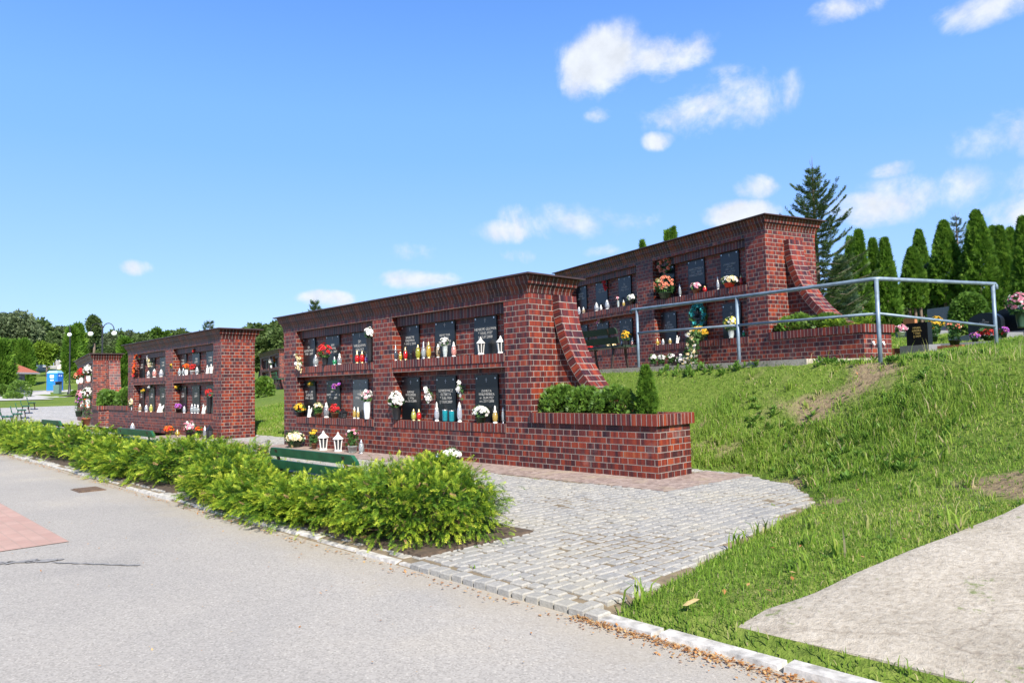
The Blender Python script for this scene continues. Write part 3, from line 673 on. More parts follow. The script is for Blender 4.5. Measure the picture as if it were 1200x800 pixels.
        a = np.linspace(0, 2 * math.pi, 160); P = np.stack([r * .85 * np.cos(a), 0 * a - .02, h / 2 * .9 * np.sin(a)], -1) + rng.normal(0, .02, (160, 3))
        leaves(P, unit(rng.normal(size=(160, 3)) + np.array([0, -.3, 0])), .08, t)
    elif kind == 'angel':
        m = MB(); m.lathe([(r * .8, 0), (r * .75, h * .1), (r * .5, h * .45), (r * .42, h * .65), (r * .2, h * .73), (r * .2, h * .76), (r * .34, h * .84), (r * .3, h * .94), (0, h)], n=12); m.build('body', CAPW, t)
        g = MB()
        for s_ in (-1, 1):
            g.face([(s_ * r * .2, r * .4, h * .66), (s_ * r * 1.0, r * .65, h * .85), (s_ * r * 1.05, r * .6, h * .55), (s_ * r * .5, r * .45, h * .25)]); g.face([(s_ * r * .2, r * .48, h * .66), (s_ * r * .5, r * .53, h * .25), (s_ * r * 1.05, r * .68, h * .55), (s_ * r * 1.0, r * .73, h * .85)])
        g.build('wings', CAPW, t)
    elif kind == 'cascade':
        pc, fc = col.split(':'); n = 60; z = rng.uniform(.03, h, n)
        P = np.stack([rng.normal(0, r * .42, n) + (z - h / 2) * .22, rng.uniform(-.15, .05, n), z], -1); k = rng.random(n) < .6
        D = unit(rng.normal(size=(n, 3)) + np.array([.2, -1, .2])); heads(P[k], D[k], .045, PM['white'], t); heads(P[~k], D[~k], .045, PM['cream'], t)
        P = np.stack([rng.normal(0, r * .5, 260), rng.uniform(-.1, .12, 260), rng.uniform(.02, h, 260)], -1); P[:, 0] += (P[:, 2] - h / 2) * .22
        leaves(P, unit(rng.normal(size=(260, 3)) + np.array([0, -.3, 0])), .09, t)
ITEMS = [
(1,-3.20,0.07,1.54,'votive','smoke',0.28,0.08,'tall smoky grey votive lamp on upper shelf beside centre pillar of nearest wall'),
(1,-3.06,0.07,1.54,'votive','yellow',0.15,0.06,'tiny yellow votive lamp between smoky grey lamp and small red lamp'),
(1,-2.92,0.07,1.54,'votive','red',0.22,0.07,'small red votive lamp with blue cap right of smoky grey lamp'),
(1,-2.58,0.07,1.54,'votive','olive',0.24,0.08,'olive green glass votive lamp before first plaque gap on upper shelf'),
(1,-2.43,0.07,1.54,'votive','clear',0.28,0.08,'clear glass votive lamp between olive green and yellow lamps'),
(1,-2.30,0.07,1.54,'votive','yellow',0.27,0.08,'yellow glass votive lamp with pale neck right of clear lamp'),
(1,-2.06,0.07,1.54,'votive','beige',0.22,0.07,'beige votive lamp just left of the vase of white flowers on upper shelf'),
(1,-1.85,0.04,1.54,'vase','clear:white',0.30,0.14,'white flowers in glass vase under middle plaque of upper right bay'),
(1,-1.68,0.07,1.54,'votive','rose',0.23,0.08,'pale rose votive lamp just right of the glass vase of white flowers'),
(1,-1.03,0.04,1.54,'house','white',0.26,0.13,'white house lantern in front of the last upper plaque, in full view'),
(1,-0.61,0.04,1.54,'house','white',0.25,0.13,'white house lantern half hidden by the right pillar on upper shelf'),
(1,-3.09,0.00,0.57,'vase','black:white',0.47,0.28,'big bunch of white roses in black vase beside centre pillar'),
(1,-2.72,0.07,0.57,'votive','lime',0.19,0.08,'small yellow green votive lamp beside red one on lower shelf'),
(1,-2.58,0.07,0.57,'votive','red',0.19,0.08,'small round red votive lamp below the plaque, right of yellow green lamp'),
(1,-2.12,0.07,0.57,'votive','frost',0.30,0.08,'tall frosted votive lamp left of turquoise lamps'),
(1,-1.92,0.07,0.57,'cup','teal',0.18,0.08,'left one of two turquoise glass cups below middle lower plaque'),
(1,-1.76,0.07,0.57,'cup','teal',0.17,0.08,'right one of two turquoise glass cups below middle lower plaque'),
(1,-1.57,0.07,0.57,'votive','frost',0.30,0.08,'tall frosted votive lamp right of turquoise lamps'),
(1,-2.35,0.11,0.99,'spray','white',0.23,0.11,'white orchid spray leaning left of the middle lower plaque'),
(1,-1.58,0.11,1.03,'spray','white',0.22,0.10,'white orchid spray over right edge of the middle lower plaque'),
(1,-1.06,0.04,0.57,'pot','darkgreen:white',0.24,0.26,'white flowers spilling over shelf from dark pot near right pillar'),
(1,-0.79,0.07,0.57,'votive','gold',0.25,0.08,'gold votive lamp with big white cone cap near right pillar'),
(1,-0.62,0.07,0.57,'votive','clear',0.23,0.05,'slim clear glass lamp tucked against right pillar on lower shelf'),
(1,-1.41,-0.22,0.00,'pot','darkgreen:white',0.18,0.32,'low arrangement of large white roses on ground behind hedge'),
(1,-1.74,-0.22,0.00,'votive','blue',0.13,0.06,'left small blue votive lamp on ground by white rose arrangement'),
(1,-1.58,-0.22,0.00,'votive','blue',0.12,0.06,'right small blue votive lamp on ground by white rose arrangement'),
(1,-6.32,-0.03,1.66,'spray','cream',0.38,0.28,'cream and white bouquet hanging over left end of upper shelf of nearest wall'),
(1,-5.86,0.07,1.54,'votive','clear',0.23,0.11,'bulbous clear glass votive lamp left of the red roses'),
(1,-5.38,0.00,1.54,'vase','black:red',0.40,0.27,'red roses in black vase on upper shelf of nearest wall'),
(1,-5.16,0.07,1.54,'votive','green',0.16,0.08,'small green votive lamp right of the red roses'),
(1,-4.98,0.07,1.54,'votive','silver',0.21,0.09,'grey votive lamp with white ball cap right of small green lamp'),
(1,-4.38,0.07,1.54,'votive','red',0.24,0.09,'left one of two red votive lamps left of tall white bouquet'),
(1,-4.22,0.07,1.54,'votive','red',0.22,0.09,'right one of two red votive lamps left of tall white bouquet'),
(1,-4.07,0.07,1.54,'votive','violet',0.16,0.07,'small violet votive lamp next to two red lamps'),
(1,-3.86,0.00,1.54,'vase','black:white',0.60,0.20,'tall white and yellow bouquet in black vase at centre pillar, upper shelf'),
(1,-6.44,0.04,0.57,'pot','black:yellow',0.27,0.24,'yellow flowers in dark pot at left end of lower shelf'),
(1,-6.13,0.07,0.57,'angel','white',0.22,0.10,'small white angel figurine right of yellow flower pot'),
(1,-5.72,0.04,0.57,'pot','brown:cream',0.26,0.19,'cream flowers in brown pot on lower shelf left bay'),
(1,-5.47,0.07,0.57,'votive','silver',0.29,0.11,'tall silver votive lamp between cream and red flower pots'),
(1,-5.11,0.04,0.57,'pot','brown:red',0.25,0.22,'red and orange flowers in brown pot on lower shelf left bay'),
(1,-4.81,0.04,0.57,'house','black',0.17,0.17,'square black lantern with small window on lower shelf'),
(1,-4.49,0.07,0.57,'votive','gold',0.21,0.06,'left one of two slim white and gold lamps beside tall mixed bouquet'),
(1,-4.37,0.07,0.57,'votive','gold',0.21,0.06,'right one of two slim white and gold lamps beside tall mixed bouquet'),
(1,-3.97,0.00,0.57,'vase','frost:mixed',0.50,0.22,'tall mixed white, teal and pink bouquet at centre pillar, lower shelf'),
(1,-6.11,0.11,1.21,'spray','yellow',0.10,0.10,'single yellow rose above leftmost lower plaque of nearest wall'),
(1,-5.15,0.11,1.16,'spray','violet',0.13,0.19,'violet and green posy on top of second lower plaque'),
(1,-6.16,-0.22,0.00,'pot','darkgreen:cream',0.28,0.44,'round white and peach flower arrangement on ground, left of yellow flowers'),
(1,-5.42,-0.22,0.00,'pot','brown:yellow',0.35,0.16,'yellow flowers in brown pot on ground beside white round lantern'),
(1,-5.07,-0.22,0.00,'house','white',0.35,0.20,'white glass lantern with wide cone roof on ground behind bench'),
(1,-4.56,-0.22,0.00,'house','white',0.34,0.19,'white six sided lantern with tapered glass sides on ground behind bench'),
(1,-4.09,-0.22,0.00,'pot','clear:pink',0.39,0.26,'pink and white roses with long stems in glass on ground by centre pillar'),
(1,-3.81,-0.22,0.00,'votive','clear',0.24,0.09,'clear glass votive lamp on ground right of pink roses'),
(2,-3.33,0.07,1.54,'vase','white:yellow',0.36,0.20,'yellow and white flowers in white vase on second wall, upper right shelf'),
(2,-2.91,0.07,1.54,'votive','clear',0.20,0.09,'left clear lamp of a pair on second wall beside yellow flowers'),
(2,-2.63,0.07,1.54,'votive','clear',0.20,0.09,'right clear lamp of a pair on second wall beside yellow flowers'),
(2,-2.42,0.07,1.54,'vase','white:orange',0.31,0.18,'orange flowers behind clear lamps on second wall upper shelf'),
(2,-1.91,0.04,1.54,'pot','white:red',0.26,0.22,'red and pink flowers in pot on second wall upper right shelf'),
(2,-1.69,0.07,1.54,'votive','clear',0.19,0.10,'clear lamp right of red and pink flowers on second wall'),
(2,-1.03,0.07,1.54,'angel','white',0.21,0.10,'left white angel beside big end pillar of second wall'),
(2,-0.79,0.07,1.54,'angel','white',0.23,0.10,'right white angel beside big end pillar of second wall'),
(2,-1.92,0.11,2.13,'spray','red',0.13,0.13,'dark red rose fixed high on plaque of second wall'),
(2,-6.25,-0.03,1.92,'spray','orange',0.65,0.30,'long orange and red flower garland at far left of second wall'),
(2,-6.14,0.11,2.18,'spray','red',0.13,0.15,'red bow high on first plaque of second wall'),
(2,-5.41,0.11,2.02,'spray','cream',0.34,0.25,'cream flower wreath hanging on second plaque of second wall'),
(2,-5.38,0.07,1.54,'votive','silver',0.20,0.12,'silver lamp below the cream wreath on second wall'),
(2,-4.87,0.07,1.54,'votive','rose',0.24,0.12,'red and white lamp right of the silver lamp on second wall'),
(2,-4.31,0.07,1.54,'votive','frost',0.21,0.13,'white lamp beside middle pillar of second wall, upper shelf'),
(2,-6.67,0.04,0.57,'vase','white:cream',0.38,0.28,'pale yellow bouquet at far left of lower shelf on second wall'),
(2,-6.12,0.07,0.57,'votive','beige',0.23,0.10,'beige lamp right of pale yellow bouquet on second wall'),
(2,-5.55,0.07,0.57,'votive','frost',0.20,0.10,'left white lamp under second lower plaque of second wall'),
(2,-5.14,0.07,0.57,'votive','lime',0.22,0.10,'greenish lamp under second lower plaque of second wall'),
(2,-4.40,0.07,0.57,'angel','white',0.24,0.21,'wide white angel by middle pillar, lower shelf of second wall'),
(2,-5.88,0.11,1.18,'spray','yellow',0.15,0.20,'yellow flower posy fixed between lower left plaques of second wall'),
(2,-5.29,0.11,1.28,'spray','white',0.15,0.15,'two white roses above second lower plaque of second wall'),
(2,-3.11,0.11,1.24,'spray','gold',0.11,0.11,'golden flower ball above lower plaque of second wall'),
(2,-2.99,0.07,0.57,'pot','black:violet',0.25,0.20,'violet flowers in black pot on lower right shelf of second wall'),
(2,-2.56,0.07,0.57,'votive','frost',0.18,0.08,'slim white lamp right of violet flowers on second wall'),
(2,-2.03,0.07,0.57,'votive','clear',0.24,0.09,'leftmost of three clear lamps in a row on second wall'),
(2,-1.83,0.07,0.57,'votive','clear',0.24,0.09,'middle one of three clear lamps in a row on second wall'),
(2,-1.63,0.07,0.57,'votive','clear',0.23,0.09,'rightmost of three clear lamps in a row on second wall'),
(2,-1.27,0.07,0.57,'angel','white',0.23,0.12,'white praying angel right of the three clear lamps on second wall'),
(2,-0.81,0.04,0.57,'vase','black:red',0.60,0.21,'bright red flowers in tall black vase by end pillar of second wall'),
(2,-5.79,-0.22,0.00,'votive','frost',0.25,0.14,'white lamp on ground at left foot of second wall'),
(2,-2.82,-0.22,0.00,'pot','brown:orange',0.24,0.29,'orange flowers on ground before second wall'),
(2,-2.20,-0.22,0.00,'votive','yellow',0.17,0.13,'yellow lamp on ground right of orange flowers'),
(2,-1.39,-0.22,0.00,'pot','black:pink',0.40,0.31,'pink and grey posy in black pot on ground before second wall'),
(2,-0.79,-0.22,0.00,'pot','terracotta:orange',0.26,0.18,'rust coloured plant in clay pot on ground before second wall'),
(2,-0.14,-0.22,0.00,'house','black',0.34,0.18,'black metal lantern on ground at end pillar of second wall'),
(2,-0.42,-0.22,0.00,'votive','silver',0.30,0.08,'slim silver lamp leaning by black metal lantern'),
(3,-6.26,0.07,1.54,'votive','frost',0.20,0.09,'first clear white lamp on upper terrace wall, just above the near coping'),
(3,-6.06,0.07,1.54,'votive','beige',0.17,0.09,'beige lamp second from left on upper terrace wall'),
(3,-5.47,0.07,1.54,'votive','frost',0.23,0.13,'large frosted lamp left under plaque of upper terrace wall'),
(3,-5.29,0.07,1.54,'votive','white',0.15,0.07,'short white lamp between two frosted lamps on upper terrace wall'),
(3,-5.02,0.07,1.54,'votive','frost',0.25,0.12,'large frosted lamp right under plaque of upper terrace wall'),
(3,-5.11,0.11,2.14,'spray','red',0.19,0.12,'red and white flower clipped on plaque of upper terrace wall'),
(3,-4.58,0.07,1.54,'vase','clear:pink',0.26,0.10,'single pink rose in slim vase on upper terrace wall'),
(3,-4.37,0.07,1.54,'votive','gold',0.16,0.07,'gold lamp left of white orchids on upper terrace wall'),
(3,-4.01,0.04,1.54,'pot','black:white',0.25,0.25,'white orchids on upper shelf beside middle pillar of terrace wall'),
(3,-5.80,0.04,0.57,'pot','black:red',0.15,0.21,'red flowers behind the dark bench on terrace wall'),
(3,-4.90,0.04,0.57,'pot','white:cream',0.16,0.26,'cream flowers behind the dark bench on terrace wall'),
(3,-4.27,0.04,0.57,'vase','black:yellow',0.39,0.24,'yellow bouquet with white crescent by middle pillar of terrace wall'),
(3,-4.08,0.07,0.57,'votive','rose',0.23,0.08,'white and red lamp right of yellow bouquet on terrace wall'),
(3,-4.49,0.07,0.57,'votive','smoke',0.18,0.08,'grey lamp left of yellow bouquet on terrace wall'),
(3,-5.41,0.11,1.34,'spray','pink',0.21,0.13,'pale pink flower stem hung on lower plaque of terrace wall'),
(3,-2.79,0.00,1.54,'pot','darkgreen:peach',0.49,0.51,'large peach and white flower arrangement on terrace wall upper shelf'),
(3,-2.86,0.11,2.27,'wreath','peach',0.31,0.40,'wreath of peach blossoms around plaque of terrace wall'),
(3,-2.41,0.07,1.54,'votive','clear',0.28,0.06,'slim tall lamp right of the large peach arrangement'),
(3,-1.89,0.04,1.54,'pot','brown:pink',0.22,0.26,'pink hydrangea in brown pot on terrace wall upper shelf'),
(3,-1.67,0.07,1.54,'votive','red',0.14,0.09,'small red lamp right of the pink hydrangea'),
(3,-1.30,0.07,1.54,'votive','frost',0.27,0.06,'slim white lamp left of the cream lilies'),
(3,-0.92,0.00,1.54,'pot','red:cream',0.21,0.34,'cream lilies in red pot under inscribed plaque at right of terrace wall'),
(3,-0.69,0.07,1.54,'votive','red',0.22,0.06,'small red and white lamp by right pillar of terrace wall'),
(3,-3.20,0.07,0.57,'votive','yellow',0.15,0.09,'yellow lamp at left of lower right shelf on terrace wall'),
(3,-3.01,0.07,0.57,'votive','frost',0.13,0.07,'white lamp right of yellow lamp on terrace wall lower shelf'),
(3,-2.78,0.07,0.57,'votive','gold',0.13,0.07,'gold lamp left of small white angel on terrace wall'),
(3,-2.55,0.07,0.57,'angel','white',0.17,0.09,'small white angel under handrail on terrace wall lower shelf'),
(3,-1.89,0.11,1.11,'wreath','teal',0.48,0.43,'teal ribbon wreath hung around lower plaque of terrace wall'),
(3,-1.80,0.00,0.57,'pot','darkgreen:gold',0.29,0.38,'yellow roses below the teal wreath on terrace wall'),
(3,-1.78,-0.22,0.06,'cascade','darkgreen:white',0.71,0.29,'white and pale green flower cascade standing below the yellow roses'),
(3,-0.93,0.00,0.57,'vase','clear:lemon',0.41,0.31,'lemon yellow bouquet in glass vase by right pillar of terrace wall'),
(3,-0.68,0.07,0.57,'votive','green',0.14,0.06,'green glass lamp right of lemon yellow bouquet'),
(3,-3.00,-0.22,0.06,'pot','grey:white',0.29,0.16,'left potted white flower in row at foot of terrace wall'),
(3,-2.73,-0.22,0.06,'pot','grey:white',0.27,0.16,'middle potted white flower in row at foot of terrace wall'),
(3,-2.42,-0.22,0.06,'pot','grey:white',0.28,0.16,'right potted white flower in row at foot of terrace wall'),
(3,-2.07,-0.22,0.06,'pot','darkgreen:white',0.22,0.31,'low bunch of white carnations left of the flower cascade'),

]
WL = {1: ((0, 0, 0), 0), 2: ((-10.1, -.03, 0), 0), 3: ((.6, 5.48, 1.316), -.276)}
GRP = {1: 'on the nearest columbarium wall', 2: 'on the second columbarium wall', 3: 'on the terrace columbarium wall'}
for wl, x, y, z, kind, col, h, w, lab in ITEMS:
    (ox, oy, oz), rz = WL[wl]
    if z == 0: z = .0125 
    if kind == 'spray' or kind == 'wreath':
        z0 = z
    X = ox + x * math.cos(rz) - y * math.sin(rz); Y = oy + x * math.sin(rz) + y * math.cos(rz)
    if y > .15 and kind in ('spray', 'wreath'): pass
    nm, cat = NAMES[kind]
    t = empty(nm, (X, Y, oz + z), rz); tag(t, lab, cat, {'votive': 'votive lamps ', 'cup': 'glass lamps ', 'house': 'lanterns ', 'angel': 'angel figurines '}.get(kind, 'flowers ') + GRP[wl])
    make_item(kind, col, h, w, t)
# flowers in front of the far wall and on the distant one
def far_flowers(px_, d, z, kind, col, h, w, lab, grp):
    x, y = pd(px_, d); t = empty(NAMES[kind][0], (x, y, z)); tag(t, lab, NAMES[kind][1], grp); make_item(kind, col, h, w, t)
G4 = 'flowers before the third columbarium wall'
for a_ in ((101, 25.6, .0, 'pot', 'terracotta:orange', .95, .5, 'orange and yellow flowers in clay pot at corner of third wall'), (92.5, 28.2, .25, 'pot', 'darkgreen:violet', .75, .42, 'violet flowers low on front of third wall'),
           (103, 26.6, .62, 'vase', 'white:white', .75, .45, 'tall white lilies on lower shelf of third wall near its corner'), (96, 28.6, .62, 'vase', 'white:pink', .7, .5, 'pink and white bouquet on lower shelf of third wall'),
           (103.5, 26.6, 1.56, 'vase', 'white:white', .62, .45, 'white flowers on upper shelf of third wall near its corner'), (95, 29, 1.56, 'vase', 'white:red', .6, .4, 'red and white flowers on upper shelf of third wall'),
           (91, 30.6, 1.56, 'vase', 'white:peach', .5, .5, 'peach flowers at far end of upper shelf of third wall')):
    far_flowers(*a_, G4)
for a_ in ((317.5, 45.2, 2.48, 'vase', 'white:white', .55, .6, 'white flowers left on shelf of distant wall seen through the gap'), (323.5, 44.6, 2.48, 'vase', 'white:orange', .75, .75, 'orange and yellow flowers on shelf of distant wall seen through the gap'), (330, 44.2, 2.48, 'vase', 'white:white', .5, .5, 'white flowers right on shelf of distant wall seen through the gap')):
    far_flowers(*a_, 'flowers on the distant columbarium wall')

# ------------------------------------------------------------------ benches
GREENP = plain('green_paint', (.012, .085, .040), .45, var=.3, scale=8)
DKP = plain('dark_green_paint', (.014, .03, .016), .5, var=.3, scale=8)
BRN = plain('brown_steel', (.05, .03, .022), .6, .3, .4, 20)
def make_bench(loc, rz, L, lab, k=1.0, paint=GREENP, full=True):
    t = empty('park_bench', loc, rz); tag(t, lab, 'bench', 'green park benches along the columbarium walls')
    # back towards -y, seat towards +y
    def plank(name, y, z, hh, th, tilt=.0, ch=True):
        m = MB(); x0, x1 = -L / 2, L / 2; c = .05 if ch else .01
        y *= k; z *= k; hh *= k
        pts = [(x0, z), (x1, z), (x1, z + hh - c), (x1 - c, z + hh), (x0 + c, z + hh), (x0, z + hh - c)]
        f = lambda p, s_: (p[0], y + s_ * th / 2 - tilt * (p[1] - z), p[1])
        m.face([f(p, -1) for p in pts]); m.face([f(p, 1) for p in pts[::-1]])
        for i in range(6): j = (i + 1) % 6; m.face([f(pts[j], -1), f(pts[i], -1), f(pts[i], 1), f(pts[j], 1)])
        m.build(name, paint, t, .006)
    plank('back_slat', -.20, .67, .125, .035, .22); plank('back_slat', -.165, .49, .125, .035, .22, False)
    for y in (-.09, .05, .19):
        m = MB(); m.box(-L / 2, L / 2, (y - .06) * k, (y + .06) * k, .42 * k, .455 * k); m.build('seat_slat', paint, t, .006)
    for x in (-L / 2 + .22 * k, L / 2 - .28 * k):
        m = MB(); m.xbar((x, -.245 * k, .775 * k), (x, -.13 * k, .41 * k), .045, .012); m.xbar((x, -.135 * k, .40 * k), (x, .25 * k, .405 * k), .045, .02)
        m.build('bracket', BRN, t)
        for y, y2 in ((-.10, -.16), (.18, .24)):
            m = MB(); m.xbar((x, y * k, .39 * k), (x, y2 * k, .0), .05, .03); m.build('leg', BRN, t)
    return t
make_bench((.69, -3.42, .02), 0, 1.58, 'green bench with two back planks, nearest one, behind the hedge before the nearest wall', .66)
make_bench((-4.52, -3.36, .02), 0, 1.58, 'green bench behind hedge before the second wall, mostly hidden by juniper', .72)
make_bench((-10.2, -3.25, .02), 0, 1.58, 'green bench third along hedge, just beyond the gap in the junipers', .74)
LB = ['nearest bench of the left row, at the left edge of the photo', 'second bench of the left row on the pale paving', 'third bench of the left row on the pale paving', 'fourth bench of the left row on the pale paving', 'farthest bench of the left row by the grass strip']
for (px_, d, L), lb in zip(((7, 26, 1.5), (19, 29.5, 1.5), (24, 33, 1.5), (29, 37, 1.5), (36, 41, 1.5)), LB):
    x, y = pd(px_, d); make_bench((x, y, float(terrain(x, y, False)) * 0 + float(far_rise(np.array(x))) + .02), -.16, L, 'green ' + lb, .85)
make_bench((-2.62, 4.75, 1.366), -.276, 1.55, 'dark bench on the upper terrace facing the terrace wall', 1.0, DKP)
x, y = pd(325, 42); make_bench((x, y, 1.25), -.276, 1.7, 'small green bench before the distant wall at the crest of the grassy gap', 1.1)

# ------------------------------------------------------------------ handrail
GALV = plain('galvanised_steel', (.17, .225, .275), .5, .3, .25, 9)
t = empty('handrail', (3.37, 2.89, 1.2)); tag(t, 'galvanised two bar tubular handrail along the edge of the upper terrace path', 'handrail')
off = Vector((3.37, 2.89, 1.2))
PT = [Vector(p) for p in ((-1.28, 4.12, 2.44), (1.07, 3.53, 2.385), (3.37, 2.89, 2.34), (4.05, 5.49, 2.40))]
LO = [2.00, 1.945, 1.895, 1.78]; BZ = [1.15, 1.15, 1.12, 1.30]
for p, b_ in zip(PT, BZ):
    m = MB(); m.tube([(p.x, p.y, b_ - .1), (p.x, p.y, p.z)], .026, 10)
    o = m.build('post', GALV, t); o.location = -off
m = MB(); d0 = (PT[0] - PT[1]).normalized(); d1 = (PT[3] - PT[2]).normalized()
m.tube([PT[0] + d0 * .16 + Vector((0, 0, -.07)), PT[0] + d0 * .16 + Vector((0, 0, -.015)), PT[0] + d0 * .12, PT[0], PT[1], PT[2] - (PT[2] - PT[1]).normalized() * .05, PT[2] + d1 * .05, PT[3], PT[3] + d1 * .05, PT[3] + d1 * .08 + Vector((0, 0, -.02)), PT[3] + d1 * .085 + Vector((0, 0, -.08))], .027, 10)
o = m.build('top_rail', GALV, t); o.location = -off
for i in range(3):
    m = MB(); a, b_ = PT[i].copy(), PT[i + 1].copy(); a.z = LO[i]; b_.z = LO[i + 1]; m.tube([a, b_], .019, 8); o = m.build('lower_rail', GALV, t); o.location = -off
m = MB(); m.box(-.10, .10, -.10, .10, .0, .09); m.box(-.045, .045, -.045, .045, .09, .14); o = m.build('footing', plain('footing_concrete', (.24, .23, .22), .9), t, .01); o.location = Vector((3.37, 2.89, 1.13)) - off
# ------------------------------------------------------------------ shrubs
def juniper(name, loc, rx, ry, h, arms, fpa, label, fl=.15, rz=0, up=.35, grp='creeping junipers of the roadside hedge'):
    """rounded box of overlapping sprays: every arm carries one flat layered spray of fronds"""
    n, k = arms, fpa
    D = unit(rng.normal(size=(n, 3)) * np.array([1, 1, .9])); D[:, 2] = np.abs(D[:, 2]) * np.where(rng.random(n) < .13, -.25, 1); D = unit(D)
    s_ = 1 / (np.abs(D) ** 2.5).sum(1) ** (1 / 2.5)
    base = D * s_[:, None] * np.array([rx, ry, h * .62]) * rng.uniform(.76, 1.04, (n, 1)) + np.array([0, 0, h * .36])
    N = unit(D / np.array([rx, ry, h * .8]) * np.array([rx, ry, rx]).mean())
    out = unit(N * .75 + np.array([0, 0, .10]) + rng.normal(0, .42, (n, 3)) + unit(np.array([[.7, -.5, .15]])) * .22)
    L = rng.uniform(.16, .34, n) * (rx / .62)
    side = unit(np.cross(out, np.array([0, 0, 1.]) + rng.normal(0, .25, (n, 3))))
    t = rng.uniform(-.55, 1, (n, k)); w = rng.normal(0, .34, (n, k)) * (1.05 - .6 * np.clip(t, 0, 1))
    P = base[:, None] + out[:, None] * (L[:, None] * (t - .55))[..., None] + side[:, None] * (L[:, None] * w)[..., None]
    P[..., 2] += -.22 * L[:, None] * np.clip(t, 0, 1) ** 2 + rng.normal(0, .014, (n, k))
    d = unit(out[:, None] + side[:, None] * (w * 1.5 + rng.normal(0, .25, (n, k)))[..., None] + np.array([0, 0, -.30]) * np.clip(t, 0, 1)[..., None] + rng.normal(0, .2, (n, k, 3)))
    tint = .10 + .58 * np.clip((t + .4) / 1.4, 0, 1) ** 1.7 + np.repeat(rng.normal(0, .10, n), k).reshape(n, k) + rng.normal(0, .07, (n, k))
    P = P.reshape(-1, 3); d = d.reshape(-1, 3); tint = tint.reshape(-1); keep = P[:, 2] > .015; P, d, tint = P[keep], d[keep], tint[keep]
    V = place(FROND, P, d, fl * rng.uniform(.65, 1.25, len(P)), roll=unit(np.array([0, 0, 1.0]) + rng.normal(0, .45, P.shape)))
    f = len(FROND)
    c = empty(name, loc, rz); tag(c, label, 'shrub', grp)
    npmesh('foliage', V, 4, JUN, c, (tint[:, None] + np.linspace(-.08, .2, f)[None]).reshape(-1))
    br = rng.choice(len(P), max(6, len(P) // 60)); npmesh('dead_needles', place(FROND, P[br] + rng.normal(0, .01, (len(br), 3)), d[br], fl * .9), 4, plain('dead_needle', (.30, .17, .08), .8), c)
    m = MB()
    for i in range(0, n, 9):
        q = base[i]; m.tube([(q[0] * .1, q[1] * .1, .02), tuple(q * .55), tuple(q * .9)], [.014, .009, .004], 4, False)
    m.build('stem', plain('juniper_bark', (.10, .065, .04), .9), c)
    return c
HEDGE = [  # x, y, rx, ry, h, label
    (2.34, -3.56, .60, .50, .50, 'large nearest juniper at the right end of the hedge by the paving corner'),
    (1.62, -3.58, .52, .50, .43, 'juniper second from the right end of the hedge'),
    (1.80, -2.98, .24, .24, .50, 'juniper with upright tuft behind the right end of the hedge'),
    (.95, -3.80, .56, .36, .30, 'juniper just right of the nearest bench'),
    (.22, -3.82, .60, .36, .31, 'juniper in front of the nearest bench'),
    (-.55, -3.72, .60, .44, .40, 'juniper at the left end of the nearest bench'),
    (-1.30, -3.46, .54, .46, .49, 'juniper right of the paved slot in the hedge'),
    (-2.35, -3.50, .60, .52, .52, 'juniper behind the rusty drain cover'),
    (-3.22, -3.52, .56, .52, .47, 'juniper left of the rusty drain cover'),
    (-3.95, -3.7, .64, .40, .38, 'juniper in front of the right part of the second bench'),
    (-4.75, -3.74, .64, .38, .38, 'juniper in front of the middle of the second bench'),
    (-5.45, -3.56, .64, .40, .40, 'juniper at the left end of the second bench'),
    (-7.0, -3.46, .66, .54, .50, 'juniper left of the second paved slot in the hedge'),
    (-8.1, -3.52, .68, .54, .52, 'juniper between the second and third bench'),
    (-9.2, -3.6, .75, .48, .42, 'juniper right of the third bench'),
    (-10.4, -3.7, .75, .42, .38, 'juniper in front of the third bench'),
    (-11.8, -3.5, .85, .56, .45, 'juniper left of the third bench'),
    (-13.4, -3.4, .95, .6, .42, 'juniper at left edge of the photo, beside the nearest bench of the left row'),
    (-15.4, -3.2, 1.0, .6, .42, 'yellowish juniper at the foot of the left row of benches'),
    (-18.0, -2.9, 1.0, .6, .40, 'far juniper along the left row of benches')]
for i, (x, y, rx, ry, h, lb) in enumerate(HEDGE):
    near = x > 1.4; mid = x > -2.5
    juniper('juniper_shrub', (x, y, .0), rx, ry, h, 420 if near else 260 if mid else 150, 26 if near else 24 if mid else 20, lb, .062 if near else .075 if mid else .10, rng.uniform(0, .3) - .15)
def ball(name, loc, rx, ry, rz_, n, label, cat='shrub', mat=BOX, leaf=.05, grp=None, lumps=9, amp=.22, flat=0, T=None, parent=None, pname='foliage'):
    c = parent or empty(name, loc)
    if label: tag(c, label, cat, grp)
    D = unit(rng.normal(size=(n, 3))); D[:, 2] = np.where(D[:, 2] < -.5, -D[:, 2], D[:, 2])
    L = unit(rng.normal(size=(lumps, 3))); dot = D @ L.T
    f = 1 - amp + amp * np.clip((dot.max(1) - .6) / .4, 0, 1) ** .6 + rng.normal(0, .03, n)
    depth = np.where(rng.random(n) < .3, rng.uniform(.5, .95, n), 1.0)
    P = D * (f * depth)[:, None] * np.array([rx, ry, rz_]) + np.array([0, 0, rz_ * .55 if not flat else 0])
    T = SPRAY if T is None else T
    d = unit(D + rng.normal(0, .6, D.shape) + np.array([0, 0, .35]))
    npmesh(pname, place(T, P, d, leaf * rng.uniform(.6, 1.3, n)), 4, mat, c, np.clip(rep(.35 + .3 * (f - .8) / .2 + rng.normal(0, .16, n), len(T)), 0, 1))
    return c
GB = 'clipped bushes in the planter of the nearest wall'
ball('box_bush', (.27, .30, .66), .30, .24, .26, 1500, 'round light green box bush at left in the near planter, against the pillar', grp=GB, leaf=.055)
ball('box_bush', (.68, .32, .66), .27, .24, .24, 1300, 'round green box bush in the middle of the near planter', grp=GB, leaf=.055)
